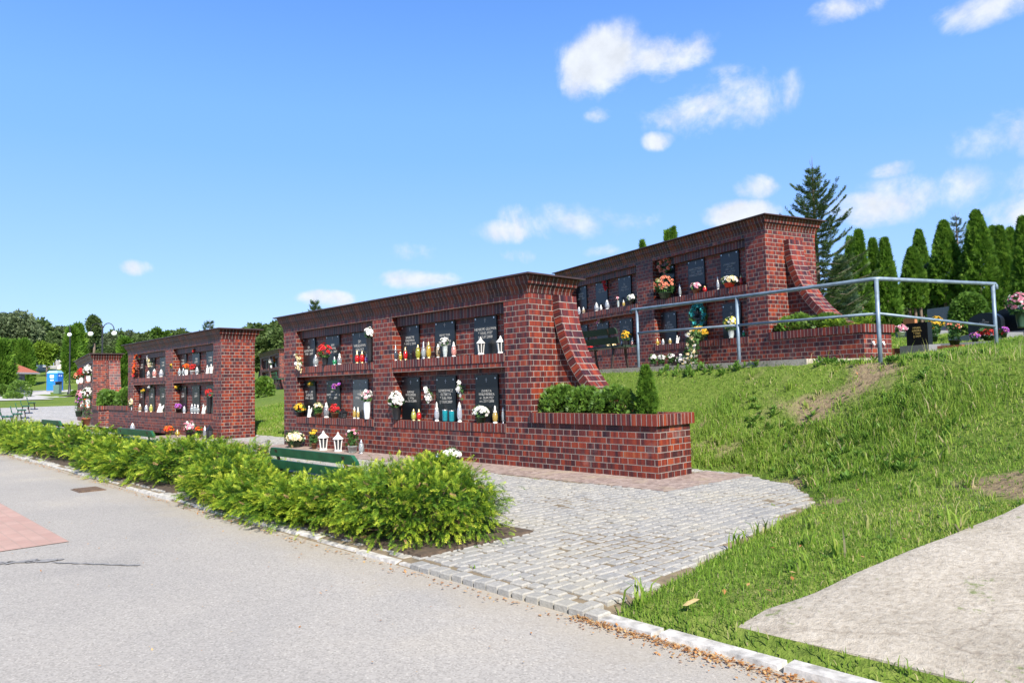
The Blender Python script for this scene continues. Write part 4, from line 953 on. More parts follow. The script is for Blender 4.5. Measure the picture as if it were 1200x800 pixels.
ball('box_bush', (1.13, .32, .66), .30, .24, .24, 1500, 'darker round box bush at right of the near planter, beside small conifer', grp=GB, leaf=.055)
def cone_tree(name, loc, r, h, n, label, cat='tree', mat=THUJA, leaf=.16, trunk=.12, grp=None, z0=.0, top=.07, ribs=7, stems=1, amp=.16):
    c = empty(name, loc)
    if label: tag(c, label, cat, grp)
    build_cone(c, r, h, n, mat, leaf, trunk, z0, top, ribs, stems, amp); return c
def build_cone(c, r, h, n, mat, leaf, trunk, z0, top, ribs, stems, amp):
    u = rng.random(n) ** .75; z = z0 + (h - z0) * u; a = rng.uniform(0, 2 * math.pi, n)
    pr = np.sin(np.clip(u * 1.0 + .18, 0, 1) * math.pi) ** .55; pr = np.where(u < .32, .72 + .28 * u / .32, (1 - ((u - .32) / .68) ** 1.2) ** .9 * (1 - top) + top * (1 - u) ** .5)
    ph = rng.uniform(0, 6.28, 4)
    f = 1 + amp * np.sin(ribs * a / 1.0 + 3 * np.sin(5 * u + ph[0])) * .6 + amp * np.sin(a * 3 + u * 14 + ph[1]) * .5 + amp * .7 * np.sin(a * 9 + u * 31 + ph[2])
    dp = np.where(rng.random(n) < .25, rng.uniform(.5, .95, n), 1) * (1 + rng.normal(0, .04, n))
    P = np.stack([r * pr * f * dp * np.cos(a), r * pr * f * dp * np.sin(a), z], -1)
    D = unit(np.stack([np.cos(a), np.sin(a), np.full(n, 1.5)], -1) + rng.normal(0, .45, (n, 3)))
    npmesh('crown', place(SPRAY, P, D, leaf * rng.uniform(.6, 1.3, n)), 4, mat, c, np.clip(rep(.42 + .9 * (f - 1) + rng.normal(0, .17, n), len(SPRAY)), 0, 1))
    m = MB()
    for s_ in range(stems):
        ox = (s_ - (stems - 1) / 2) * .22
        m.tube([(ox, 0, -.3), (ox * .8, .02, max(z0, .2)), (ox * .3, 0, h * .6)], [trunk, trunk * .8, trunk * .25], 7)
    m.build('trunk', BARK, c)
BARK = plain('bark', (.15, .11, .08), .9, var=.35, scale=14, bumpd=.02)
cone_tree('dwarf_conifer', (1.64, .30, .66), .10, .60, 1500, 'small conical conifer at the right end of the near planter', 'shrub', THUJA, .06, .015, GB, ribs=5)
for x, y, rx, rz_, lab, mt in ((.38, .25, .32, .22, 'leafy green bush with white flowers at left of the terrace planter', BOX), (.95, .28, .32, .19, 'dark green bush in the middle of the terrace planter', BOX)):
    cc_ = ball('planter_bush', (.6 + x * .962 + y * .272, 5.48 - x * .272 + y * .962, 1.316 + .54), rx, .22, rz_, 1100, lab, mat=mt, leaf=.07, grp='bushes in the terrace planter', amp=.3)
x, y = 1.45, .25; juniper('low_juniper', (.6 + x * .962 + y * .272, 5.48 - x * .272 + y * .962, 1.316 + .54), .42, .22, .14, 60, 20, 'low feathery juniper at the right end of the terrace planter', .09, -.276, grp='bushes in the terrace planter')
for i, (x, y, rx, rz_, lb) in enumerate(((-18.35, .3, .55, .38, 'dense green bush in the left planter of the second wall'), (-21.5, .5, .45, .36, 'green bush at left in the planter of the third wall'), (-20.8, .42, .45, .34, 'green bush at right in the planter of the third wall'))):
    ball('planter_bush', (x, y, .66), rx, .28, rz_, 900, lb, leaf=.09, grp='bushes in the left planters')

# ------------------------------------------------------------------ grass, weeds, litter on the bank
def scatter(n, x0, x1, y0, y1): return rng.uniform(x0, x1, n), rng.uniform(y0, y1, n)
def on_grass(x, y, mrg=.03):
    lx, ly = to3(x, y); s1 = sd_cobble(x, y)
    onslab = (lx < 2.38) & (ly > -1.93) & (ly < 1.35) & (lx > -60)
    inw = ((x < 2.1) & (y < .95) & (x > -7.4)) | ((x < -9.7) & (x > -17.5) & (y < .95)) | ((lx > -7.4) & (lx < 2.3) & (ly > -.3) & (ly < 1.5))
    return (s1 > mrg) & (y > -4.05) & ((x < ramp_left(y) + .012 + .02 * np.sin(y * 17) * .6) | ((y < -3.955) & (rng.random(np.shape(x)) < .5))) & ~onslab & ~inw & ~((x > 2.0) & (x < 2.62) & (y < 1.0))
def blades(name, x, y, h, wd, lab=None, tint_add=0):
    n = len(x); z = terrain(x, y) - .01
    a = rng.uniform(0, 2 * math.pi, n); lean = np.clip(rng.normal(0, .42, (n, 2)), -.9, .9); p = np.stack([x, y, z], -1)
    s_ = np.stack([np.cos(a), np.sin(a), 0 * a], -1) * (wd / 2)[:, None]
    m1 = p + np.stack([lean[:, 0] * h * .30, lean[:, 1] * h * .30, h * .6], -1); tp = p + np.stack([lean[:, 0] * h, lean[:, 1] * h, h * np.clip(1 - .35 * (lean ** 2).sum(1), .3, 1)], -1)
    mA, mB = m1 + s_ * .8, m1 - s_ * .8
    V = np.stack([p - s_, p + s_, mA, p - s_, mA, mB, mB, mA, tp], 1)
    t_ = .28 + .45 * vn(x, y, .8, 3.) + rng.normal(0, .17, n) + tint_add + np.where(rng.random(n) < .05, .4, 0)
    return tag(npmesh(name, V.reshape(-1, 3), 3, GRASS, None, rep(t_, 3)), kind='stuff')
x, y = scatter(1000000, -3.5, 7.2, -4.1, 9.5)
d_ = np.hypot(x - 6.8, y + 6.83); prob = np.clip((5.0 / d_) ** 1.6, .12, 1)
s1 = sd_cobble(x, y); pb = np.clip(cover(x, y), .14, 1)
k = on_grass(x, y, -.03) & (rng.random(len(x)) < prob * pb * .75 * np.where(s1 < .05, .45, 1))
x, y = x[k], y[k]; lush = vn(x, y, .9, 1.1); sT = sd_terrace(x, y)
h = rng.uniform(.018, .05, len(x)) * np.where(rng.random(len(x)) < .04, 1.9, 1) * (1 + 1.9 * smooth(.40, .70, lush) * smooth(3.6, 1.2, sT) * smooth(.0, .7, sT)) * (1 + .3 * (y > 0))
blades('grass', x, y, h, rng.uniform(.0026, .0055, len(x)) * (1 + .07 * np.hypot(x - 6.8, y + 6.8)))
x, y = scatter(90000, -17, -5.5, .9, 11); k = on_grass(x, y); x, y = x[k], y[k]
blades('slope_grass', x, y, rng.uniform(.05, .11, len(x)), rng.uniform(.012, .022, len(x)), None, .04)
x, y = scatter(60000, -6, 9, 7.5, 20); k = on_grass(x, y) ; x, y = x[k], y[k]
blades('cemetery_grass', x, y, rng.uniform(.05, .12, len(x)), rng.uniform(.012, .022, len(x)), None, .05)
# broad-leaved weeds: rosettes and taller tufts
def weeds(name, x, y, r, nl, upf, mat=WEED):
    n = len(x); P = np.repeat(np.stack([x, y, terrain(x, y) + .01], -1), nl, 0); a = rng.uniform(0, 2 * math.pi, n * nl)
    D = unit(np.stack([np.cos(a), np.sin(a), rng.uniform(.15, upf, n * nl)], -1)); T = np.array([[(0, 0, 0), (.35, -.15, .05), (.75, -.13, .05)], [(0, 0, 0), (.75, -.13, .05), (1, 0, -.03)], [(0, 0, 0), (1, 0, -.03), (.75, .13, .05)], [(0, 0, 0), (.75, .13, .05), (.35, .15, .05)]])
    tag(npmesh(name, place(T, P, D, rep(r, nl) * rng.uniform(.6, 1.2, n * nl), roll=np.tile([[0, 0, 1.]], (n * nl, 1))), 3, mat, None, np.clip(rep(rep(rng.uniform(.2, .8, n), nl) + rng.normal(0, .15, n * nl), 4), 0, 1)), kind='stuff')
x, y = scatter(9000, 1.6, 7, -4.1, 8); k = on_grass(x, y, .08) & (vn(x, y, 1.4, 5.) > .53); x, y = x[k][:650], y[k][:650]
weeds('broadleaf_weeds', x, y, rng.uniform(.018, .042, len(x)), 8, 1.1)
x, y = scatter(6000, 1.7, 4.6, .2, 3.4); k = on_grass(x, y, .1) & (vn(x, y, 1.9, 9.) > .55); x, y = x[k][:260], y[k][:260]
weeds('tall_weeds', x, y, rng.uniform(.05, .10, len(x)), 10, 2.2)
x, y = scatter(900, -.6, 2.2, 3.2, 3.9); k = np.abs(sd_terrace(x, y) - .1) < .16; x, y = x[k][:70], y[k][:70]
weeds('path_edge_weeds', x, y, rng.uniform(.05, .13, len(x)), 7, 4)
tc = []
cx_, cy_ = scatter(3000, 1.5, 4.9, .2, 3.2); kk = on_grass(cx_, cy_, .06) & (rng.random(3000) < np.where(sd_cobble(cx_, cy_) < .75, .75, .13)); cx_, cy_ = cx_[kk][:230], cy_[kk][:230]
cx2, cy2 = scatter(1500, 4.0, 5.6, -3.9, 0); kk = on_grass(cx2, cy2, .05); cx_, cy_ = np.concatenate([cx_, cx2[kk][:25]]), np.concatenate([cy_, cy2[kk][:25]])
m_ = 16; sc_ = np.repeat(rng.uniform(.4, 1.15, len(cx_)), m_); x = np.repeat(cx_, m_) + rng.normal(0, .03, len(cx_) * m_); y = np.repeat(cy_, m_) + rng.normal(0, .03, len(cx_) * m_)
blades('weed_tufts', x, y, rng.uniform(.07, .17, len(x)) * sc_, rng.uniform(.008, .017, len(x)) * (.5 + .5 * sc_), None, .10)
x, y = scatter(2500, 1.5, 6, -3.5, 4.5); k = on_grass(x, y, .1) & (vn(x, y, 1.0, 4.4) > .5); x, y = x[k][:260], y[k][:260]
blades('dry_stalks', x, y, rng.uniform(.10, .26, len(x)), rng.uniform(.003, .005, len(x)), None, .45)
# clods, dry leaves, needle litter by the kerb
def flakes(name, x, y, z, s_, mat, lab=None, kind='stuff', cat=None):
    n = len(x); D = unit(np.stack([rng.normal(size=n), rng.normal(size=n), rng.normal(0, .25, n)], -1)); T = np.array([[(0, 0, 0), (.4, -.3, .06), (1, 0, 0), (.5, .28, .1)]])
    return tag(npmesh(name, place(T, np.stack([x, y, z], -1), D, s_, roll=np.tile([[0, 0, 1.]], (n, 1))), 4, mat, None, rng.uniform(0, 1, n)), lab, cat, None, kind)
n = 2400; x = rng.uniform(4.4, 7.6, n); y = -4.15 - np.abs(rng.normal(0, .045, n)) * rng.uniform(.3, 1.5, n); flakes('needle_litter', x, y, np.full(n, -.017) + rng.uniform(0, .01, n), rng.uniform(.008, .024, n), LITTER)
n = 900; x = rng.uniform(-11, 4.4, n); y = -4.18 - np.abs(rng.normal(0, .05, n)); flakes('kerb_litter', x, y, np.full(n, -.016) + rng.uniform(0, .01, n), rng.uniform(.01, .03, n), LITTER)
x, y = scatter(900, 2, 6, -4, 3); k = on_grass(x, y); x, y = x[k][:90], y[k][:90]; flakes('fallen_leaves', x, y, terrain(x, y) + .035, rng.uniform(.018, .04, len(x)), LITTER)
n = 160; x = rng.uniform(-1, 7, n); y = -4.3 - np.abs(rng.normal(0, 1.2, n)); flakes('road_litter', x, y, np.full(n, -.010), rng.uniform(.008, .02, n), LITTER)
q = MB(); q.face([(0, 0, 0), (.05, -.035, .02), (.13, -.03, .045), (.17, .01, .035), (.12, .05, .02), (.05, .04, .005)]); o = q.build('dry_leaf', plain('dry_leaf', (.52, .38, .16), .7)); o.rotation_euler = (.45, -.2, .5); o.scale = (.5,) * 3; o.location = (4.86, -3.93, float(terrain(4.86, -3.93)) + .035); tag(o, 'curled yellow dry leaf lying on the grass near the white kerb', 'leaf')
# small weeds between the setts
x = rng.uniform(-8, 4.2, 900); y = rng.uniform(-4, -.75, 900); k = (vn(x, y, 1.1, 2.2) > .60) | ((y > -.85) & (rng.random(900) < .5)); x, y = x[k], y[k]; n = len(x)
P = np.repeat(np.stack([x, y, np.full(n, .0)], -1), 5, 0) + rng.normal(0, .012, (n * 5, 3)) * np.array([1, 1, 0])
tag(npmesh('joint_weeds', place(np.array([leafq((0, 0, 0), (1, 0, 0), 1, .25)]), P, unit(rng.normal(size=(n * 5, 3)) * .6 + np.array([0, 0, 1])), rng.uniform(.015, .04, n * 5)), 4, GRASS, None, rng.uniform(.3, .9, n * 5)), kind='stuff')
# ------------------------------------------------------------------ trees and cemetery on the right
def hor(px_): return 450.3 - .0233 * (px_ - 600)
def ztop(px_, py, d): return 1.1055 + (hor(px_) - py) / 852. * d
def gz(x, y): return float(terrain(x, y, False))
def tree_at(px_, ytop, d): x, y = pd(px_, d); z = gz(x, y); return (x, y, z), ztop(px_, ytop, d) - z
GT = 'clipped arborvitae columns in the upper cemetery'
for px_, yt, d, hw, n, z0f, st, lb in (
    (1002, 279, 27, 9.5, 2600, .0, 1, 'slim bright green arborvitae just right of the spruce'),
    (1013, 271, 26, 10.5, 3000, .0, 1, 'taller pointed arborvitae left of the corner handrail post'),
    (1029, 281, 27, 9.5, 2600, .0, 1, 'narrow arborvitae behind the corner handrail post'),
    (1043, 281, 26, 12.5, 3200, .0, 1, 'dense arborvitae just right of the corner handrail post'),
    (1075, 292, 27, 13, 3200, .30, 3, 'short arborvitae on three bare stems'),
    (1084, 270, 31, 12.5, 3200, .1, 1, 'round topped arborvitae behind the one on bare stems'),
    (1114, 260, 27, 18, 4200, .24, 2, 'broad pointed arborvitae with a forked bare trunk'),
    (1153, 248, 26, 21, 5200, .06, 1, 'largest arborvitae behind the round ball shrub'),
    (1171, 265, 31, 9, 2400, .0, 1, 'thin arborvitae right of the largest one'),
    (1180, 266, 28, 12, 3000, .0, 1, 'pointed arborvitae behind the end of the handrail'),
    (1192, 268, 29, 10, 2600, .0, 1, 'slim arborvitae near the right edge of the photo'),
    (1207, 255, 25, 12, 2600, .0, 1, 'arborvitae cut by the right edge of the photo')):
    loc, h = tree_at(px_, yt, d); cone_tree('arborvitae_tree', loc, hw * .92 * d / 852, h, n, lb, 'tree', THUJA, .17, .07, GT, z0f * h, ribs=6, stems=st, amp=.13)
loc, h = tree_at(989, 303, 25); cone_tree('juniper_tree', loc, 15 * 25 / 852, h, 4200, 'bluish feathery juniper bush between the spruce and arborvitae', 'tree', BLUES, .2, .05, None, .0, ribs=8, amp=.12)
loc, h = tree_at(1094, 313, 28); cone_tree('juniper_tree', loc, 13 * 28 / 852, h, 1600, 'grey green conifer between two trunked arborvitae', 'tree', BLUES, .2, .06, None, .25 * h, ribs=8, amp=.3)
def spruce(loc, h, r, label, mat=SPRUCE, nw=20, dens=1.0, name='spruce_tree', grp=None, bl=.16):
    c = empty(name, loc); tag(c, label, 'tree', grp)
    m = MB(); m.tube([(0, 0, -.3), (.02, 0, h * .5), (0, .01, h * .86), (.02, 0, h * .93), (-.02, 0, h)], [.11 * h / 6, .07 * h / 6, .03 * h / 6, .014, .006], 8)
    Ps, Ds = [], []
    for w in range(nw):
        f = w / (nw - 1); z = h * (.16 + .77 * f); L0 = r * (1 - f) ** .8 * min(1, .72 + f) + .10
        nb = int(9 - 3 * f)
        a0 = random.uniform(0, 6.28)
        for b_ in range(nb):
            a = a0 + 6.283 * b_ / nb + random.uniform(-.3, .3); L = L0 * random.choice((.5, .7, .9, 1.0, 1.12, 1.35)); up_ = -.28 + .75 * f + random.uniform(-.2, .2)
            d = Vector((math.cos(a), math.sin(a), 0))
            def bp(t_): return Vector((0, 0, z)) + d * L * t_ + Vector((0, 0, L * (up_ * t_ + .30 * t_ * t_ - .10 * math.sin(3 * t_))))
            m.tube([bp(0), bp(.5), bp(1)], [.010 + .004 * L, .007, .003], 5, False)
            k = int(L * 34 * dens) + 5
            for i in range(k):
                t_ = random.uniform(.12, 1) ; p = bp(t_); tg = (bp(min(t_ + .05, 1.05)) - bp(t_ - .05)).normalized(); sd = tg.cross(Vector((0, 0, 1))) * random.choice((-1, 1))
                q = (tg * .8 + sd * random.uniform(.1, 1.0) + Vector((0, 0, random.uniform(-.25, .2)))).normalized()
                Ps.append(p + sd * random.uniform(0, .06)); Ds.append(q)
    # forked bare tip
    m.tube([(0, 0, h * .95), (.10, .05, h * .985), (.12, .06, h * 1.01)], [.008, .006, .003], 5); m.tube([(0, 0, h * .95), (-.11, 0, h * .975), (-.17, 0, h * 1.015)], [.008, .006, .003], 5)
    m.build('trunk', BARK, c)
    P, D = np.array(Ps), np.array(Ds); npmesh('crown', place(T_needle, P, D, bl * rng.uniform(.7, 1.3, len(P)), roll=unit(np.array([0, 0, 1.]) + rng.normal(0, .5, P.shape))), 4, mat, c, np.clip(rep(.45 + rng.normal(0, .2, len(P)), len(T_needle)), 0, 1))
    return c
loc, h = tree_at(962, 184, 21); SP = spruce(loc, h, 1.6, 'loose dark spruce with forked bare tip behind the terrace wall', nw=24, dens=1.9, bl=.15); SP.rotation_euler[2] = 2.0
loc, h = tree_at(1129, 247, 33); spruce(loc, h, 1.0, 'blue grey spruce tip behind the arborvitae', BLUES, 16, 1.0)
loc, h = tree_at(1138, 343, 18.5); ball('ball_shrub', (loc[0], loc[1], loc[2] + .12), 18.5 * 19.5 / 852, 18.5 * 19.5 / 852, h * .56, 5200, 'clipped round ball shrub among the graves', mat=tintmat('ball_leaf', [(0, (.03, .075, .012)), (.6, (.06, .14, .018)), (1, (.13, .24, .03))], .25), leaf=.075, amp=.03, lumps=30)
for px_, yt, d, hw, lb in ((793.5, 268, 19, 2.6, 'left one of two thin conifer tips above the terrace wall roof'), (786.5, 271, 19.5, 2.6, 'right one of two thin conifer tips above the terrace wall roof'), (757, 283, 21, 5, 'small bushy treetop above the terrace wall roof, left of conifer tips')):
    loc, h = tree_at(px_, yt, d); cone_tree('arborvitae_tree', loc, hw * 2.2 * d / 852, h, 1200, lb, 'tree', THUJA, .13, .05, 'treetops above the terrace wall', ribs=5)
# dark hedge mass behind the graves
for i, (px_, yt, d, r_) in enumerate(((1062, 345, 38, 1.3), (1095, 350, 38, 1.6), (1135, 345, 38, 1.8), (1172, 345, 37, 1.6), (1203, 345, 36, 1.6))):
    loc, h = tree_at(px_, yt, d); ball('hedge_shrub', loc, r_, 1.2, h * .75, 1500, 'dark shrub of the hedge behind the arborvitae trunks', mat=DECID, leaf=.28, grp='dark hedge behind the arborvitae')
# graves
def box_part(name, mat, par, *a, bev=.008):
    m = MB(); m.box(*a); return m.build(name, mat, par, bev)
STONEG = plain('grey_gravestone', (.20, .20, .205), .35, var=.25, scale=60)
def grave(px_, d, rz, w, h, mat, label, lines=None, lm=None, arch=False, slab=True, dz=0.0, dl=1.4):
    x, y = pd(px_, d); t = empty('grave', (x, y, gz(x, y) + dz), rz); tag(t, label, 'grave', 'graves in the upper cemetery')
    box_part('plinth', STONEG, t, -w / 2 - .08, w / 2 + .08, -.16, .16, -.3, .14)
    m = MB(); pr = [(-w / 2, .141), (w / 2, .141)] + ([(w / 2 * math.cos(a), .141 + h - w * .25 + w * .25 * math.sin(a)) for a in np.linspace(0, math.pi, 12)] if arch else [(w / 2, .141 + h), (-w / 2, .141 + h)])
    f = [(p[0], -.06, p[1]) for p in pr]; bk = [(p[0], .06, p[1]) for p in pr]; m.face(f); m.face(bk[::-1])
    for i in range(len(pr)): j = (i + 1) % len(pr); m.face([f[j], f[i], bk[i], bk[j]])
    hs = m.build('headstone', mat, t)
    if lines: text('inscription', '\n'.join(lines), .055, hs, (0, -.063, .141 + h * .58), lm or GILT)
    if slab: box_part('grave_slab', STONEG, t, -w / 2, w / 2, -dl, -.17, -.3, .10)
    return t
grave(1078, 13.6, -.35, .44, .42, GRAN, 'dark headstone with gold lettering beside the end of the terrace planter', ['MARIA', 'BARSKA', '* 1921', '† 2009'], GILT, slab=False, dz=.06)
grave(1105, 24, -.5, 1.0, .75, STONEG, 'grey rectangular headstone under the forked arborvitae', None)
grave(1157, 17.2, -.45, .85, .50, GRAN, 'low black headstone right of the ball shrub', ['ŚP.', 'RODZINA'], INK, arch=True, dl=.7)
grave(1187, 17.0, -.45, .80, .56, GRAN, 'black arched headstone with a pale engraved line, right of the handrail end', None, arch=True, dl=.7)
grave(1068, 27, -.4, .5, .5, plain('sandstone', (.40, .16, .07), .8), 'small reddish headstone behind the terrace planter', None, slab=False)
x, y = pd(1100, 13.4); 
kbm = MB(); kbm.box(-.9, .55, -.05, .05, -.2, .10); o = kbm.build('plank_edging', plain('red_brown_wood', (.24, .07, .035), .8), None, .006); o.location = (x - .1, y, gz(x, y) + .06); o.rotation_euler = (0, 0, -.25); tag(o, 'low red brown plank edging in the grass in front of the graves', 'edging')
x, y = pd(1165, 14.6); kbm = MB(); kbm.box(-1.6, 1.8, -.06, .06, -.25, .06); o = kbm.build('grave_kerb', STONEG, None, .006); o.location = (x, y, gz(x, y) + .03); o.rotation_euler = (0, 0, -.05); tag(o, 'pale stone edging in front of the black headstones', 'edging')
for px_, d, dz, kind, col, h, w, lb in ((1119, 14.2, .05, 'pot', 'black:peach', .52, .30, 'salmon pink flowers in tall black vase on the grass'), (1143, 15, .08, 'pot', 'darkgreen:violet', .2, .2, 'left dark blue flower bowl on the pale edging'), (1161, 15, .08, 'pot', 'darkgreen:red', .24, .5, 'red and white flowers before the low black headstone'), (1177, 15.2, .1, 'pot', 'darkgreen:violet', .24, .2, 'right dark blue flower bowl by the handrail end'),
        (1198, 14.5, .3, 'vase', 'darkgreen:pink', .7, .45, 'pale pink and white flowers at the right edge of the photo'), (1098, 22.5, .1, 'pot', 'darkgreen:yellow', .55, .5, 'yellow and red flowers before the grey headstone'), (1094, 14.4, .2, 'pot', 'darkgreen:gold', .4, .28, 'yellow flowers behind the headstone with gold lettering'), (1057, 13.2, .42, 'pot', 'white:pink', .2, .22, 'white and red ribbon flowers behind the right end of the terrace planter')):
    x, y = pd(px_, d); t = empty(NAMES[kind][0], (x, y, gz(x, y) + dz)); tag(t, lb, 'flowers', 'flowers on the graves'); make_item(kind, col, h, w, t)

# ------------------------------------------------------------------ far left
def leaf_tree(c, h, r, mat, n, trunk_h=.28, lumps=16, leaf=.45, seed=0, sp=.9):
    L = unit(rng.normal(size=(lumps, 3))); cen = L * np.array([r * .62, r * .62, h * (1 - trunk_h) * .36]) * rng.uniform(.35, 1, (lumps, 1)) + np.array([0, 0, h * (trunk_h + (1 - trunk_h) * .5)])
    rad = r * rng.uniform(.28, .5, lumps); k = rng.integers(0, lumps, n); D = unit(rng.normal(size=(n, 3)) + np.array([0, 0, .25])); q = rng.uniform(.55, 1.05, n)
    P = cen[k] + D * (rad[k] * q)[:, None] * np.array([1, 1, sp])
    cr = npmesh('crown', place(T_leaf5, P, unit(D + rng.normal(0, .7, D.shape)), leaf * rng.uniform(.6, 1.3, n)), 4, mat, c, np.clip(rep(.45 + rng.normal(0, .10, lumps)[k] + rng.normal(0, .17, n), 5), 0, 1))
    m = MB(); m.tube([(0, 0, -.5), (.03 * h, 0, h * trunk_h), (0, .02 * h, h * .7)], [.03 * h, .022 * h, .006 * h], 7)
    for i in range(min(6, lumps)): m.tube([(.02 * h, 0, h * trunk_h * random.uniform(.8, 1.3)), tuple((cen[i] + np.array([0, 0, h * trunk_h])) / 2 + np.array([0, 0, .05 * h])), tuple(cen[i])], [.014 * h, .009 * h, .003 * h], 5, False)
    m.build('trunk', BARK, c); return cr
def new_tree(px_, ytop, d, hwpx, label, mat, n=1800, leaf=.45, grp=None, name='deciduous_tree', **k):
    loc, h = tree_at(px_, ytop, d); h = max(h, 2.5); c = empty(name, loc); tag(c, label, 'tree', grp); leaf_tree(c, h, hwpx * d / 852, mat, n, leaf=leaf, **k); return c
new_tree(14, 356, 118, 34, 'large grey green willow behind the red roofed hut', WILLOW, 5200, .55, lumps=26, trunk_h=.12, name='willow_tree')
new_tree(36, 372, 122, 17, 'slender grey green poplar right of the big willow', WILLOW, 2600, .5, lumps=18, trunk_h=.1, name='willow_tree', sp=1.5)
new_tree(54, 397, 112, 15, 'bright yellow green young tree on the lawn', LIME, 2200, .40, lumps=14, trunk_h=.28)
new_tree(109, 361, 150, 11, 'tall thin birch rising above the woodland', DECID, 1700, .55, lumps=20, trunk_h=.25, name='birch_tree', sp=1.6)
new_tree(187, 380, 90, 15, 'round light green treetop above the second wall', tintmat('fresh_leaf', [(0, (.04, .09, .012)), (.5, (.09, .17, .025)), (1, (.17, .27, .04))], .35), 2400, .35, lumps=14, trunk_h=.2)
for px_, yt, d, hw, lb in ((3, 403, 68, 8, 'dark arborvitae at the left edge beside the hut'), (16, 404, 95, 9, 'arborvitae behind the roof of the hut'), (27, 403, 95, 8, 'second arborvitae behind the roof of the hut'), (83, 388, 105, 6, 'dark narrow conifer behind the single globe lamp'), (90, 384, 125, 6, 'dark narrow conifer between the street lamps'), (146, 402, 40, 6, 'green conifer between third wall and second wall')):
    loc, h = tree_at(px_, yt, d); cone_tree('arborvitae_tree', loc, hw * d / 852, h, 1500, lb, 'tree', THUJA, .028 * d ** .75, .1, None, 0, ribs=5)
for px_, yt, d, lb in ((245, 374, 60, 'spruce tip above the second wall roof'), (369, 350, 48, 'thin spruce tip above the left end of the nearest wall roof')):
    loc, h = tree_at(px_, yt, d); spruce(loc, h, 1.3, lb, SPRUCE, 14, .8, bl=.3)
# woodland: a few prototypes, copied
PROT = []
for i, (mt, nm) in enumerate(((DECID, 'woodland_tree'), (DECID, 'woodland_tree'), (WILLOW, 'woodland_tree'), (DECID, 'woodland_tree'))):
    c = empty(nm, (0, 0, 0)); leaf_tree(c, 10, 3.6 + .5 * (i % 2), mt, 1500, leaf=.75, lumps=15, trunk_h=.14); PROT.append(c)
WD = 'woodland trees on the hill behind the cemetery'
WLAB = ['dense dark green woodland tree on the far hill', 'dense dark green woodland tree on the far hill', 'greyish green woodland tree on the far hill', 'dense dark green woodland tree on the far hill']
used = set()
def wood(px_, yt, d):
    i = random.randrange(4); loc, h = tree_at(px_, yt, d)
    if h < 1.5: h = 3.5
    o = PROT[i] if i not in used else copy_tree(PROT[i]); used.add(i)
    o.location = loc; s_ = h / 9.6; w_ = random.uniform(.9, 1.3) * max(s_, .6); o.scale = (w_, w_, s_); o.rotation_euler = (0, 0, random.uniform(0, 6.28)); tag(o, WLAB[i], 'tree', WD)
SKY = [(-40, 372), (40, 378), (52, 381), (62, 378), (80, 384), (95, 390), (125, 390), (140, 387), (150, 384), (162, 386), (172, 390), (200, 389), (225, 389), (250, 388), (275, 386), (292, 384), (305, 382), (318, 378), (330, 380), (345, 380), (380, 392)]
def sky_y(p): return float(np.interp(p, [a for a, b in SKY], [b for a, b in SKY]))
for j, (d, dy, st) in enumerate(((205, 0, 12), (180, 9, 14), (158, 20, 17), (145, 32, 22))):
    p = -60 + 3 * j
    while p < 372:
        if not (j == 3 and (40 < p < 70)): wood(p + random.uniform(-4, 4), sky_y(p) + dy + random.uniform(-3, 5), d + random.uniform(-8, 8))
        p += st
for p, y_, d in ((303, 384, 78), (312, 379, 74), (322, 383, 78), (331, 380, 72), (342, 384, 75), (352, 390, 70), (296, 392, 72)): wood(p, y_, d)
# pale graves on the far lawn
for px_, d, w, h, lb in ((46, 128, 4.5, 1.6, 'white far grave at the edge of the lawn left of the blue toilet'), (68, 133, 5.5, 1.5, 'pale far grave on the lawn right of the yellow green tree'), (76, 134, 2.5, 2.2, 'tall pale far grave on the hill lawn')):
    x, y = pd(px_, d); t = empty('far_grave', (x, y, gz(x, y))); tag(t, lb, 'grave', 'far graves on the lawn')
    box_part('headstone', plain('pale_marble', (.55, .5, .46), .6), t, -w / 4, w / 4, -.2, .2, .35, h); box_part('grave_slab', plain('pale_marble', (.55, .5, .46), .6), t, -w / 2, w / 2, -.8, .8, -.5, .34)
# hut
x, y = pd(3, 76); hz = gz(x, y); t = empty('hut', (x, y, hz), R(132), .92); tag(t, 'small grey hut with overhanging red hipped roof at far left', 'hut')
HW = plain('hut_wall', (.12, .13, .15), .8, var=.2, scale=3)
m = MB(); m.box(-1.6, 1.6, -1.35, 1.35, -.5, 2.25); m.build('wall', HW, t)
m = MB(); m.frus((-2.6, 2.6, -2.35, 2.35), (-.7, .7, -.15, .15), 2.42, 3.75, bottom=False); m.build('roof', plain('red_roof_tiles', (.33, .10, .055), .8, var=.3, scale=8), t)
m = MB(); m.box(-2.66, 2.66, -2.41, 2.41, 2.25, 2.419); m.build('eave', plain('eave_board', (.35, .32, .30), .7), t)
for a_ in ((.4, 1.2, -1.365, -1.352, 1.1, 1.8), (-1.1, -.3, -1.365, -1.352, 1.1, 1.8)): m = MB(); m.box(*a_); m.build('window', plain('dark_glass', (.05, .06, .075), .15), t)
m = MB(); m.box(1.602, 1.615, -.45, .45, .0, 1.95); m.build('door', plain('hut_door', (.07, .06, .055), .7), t)
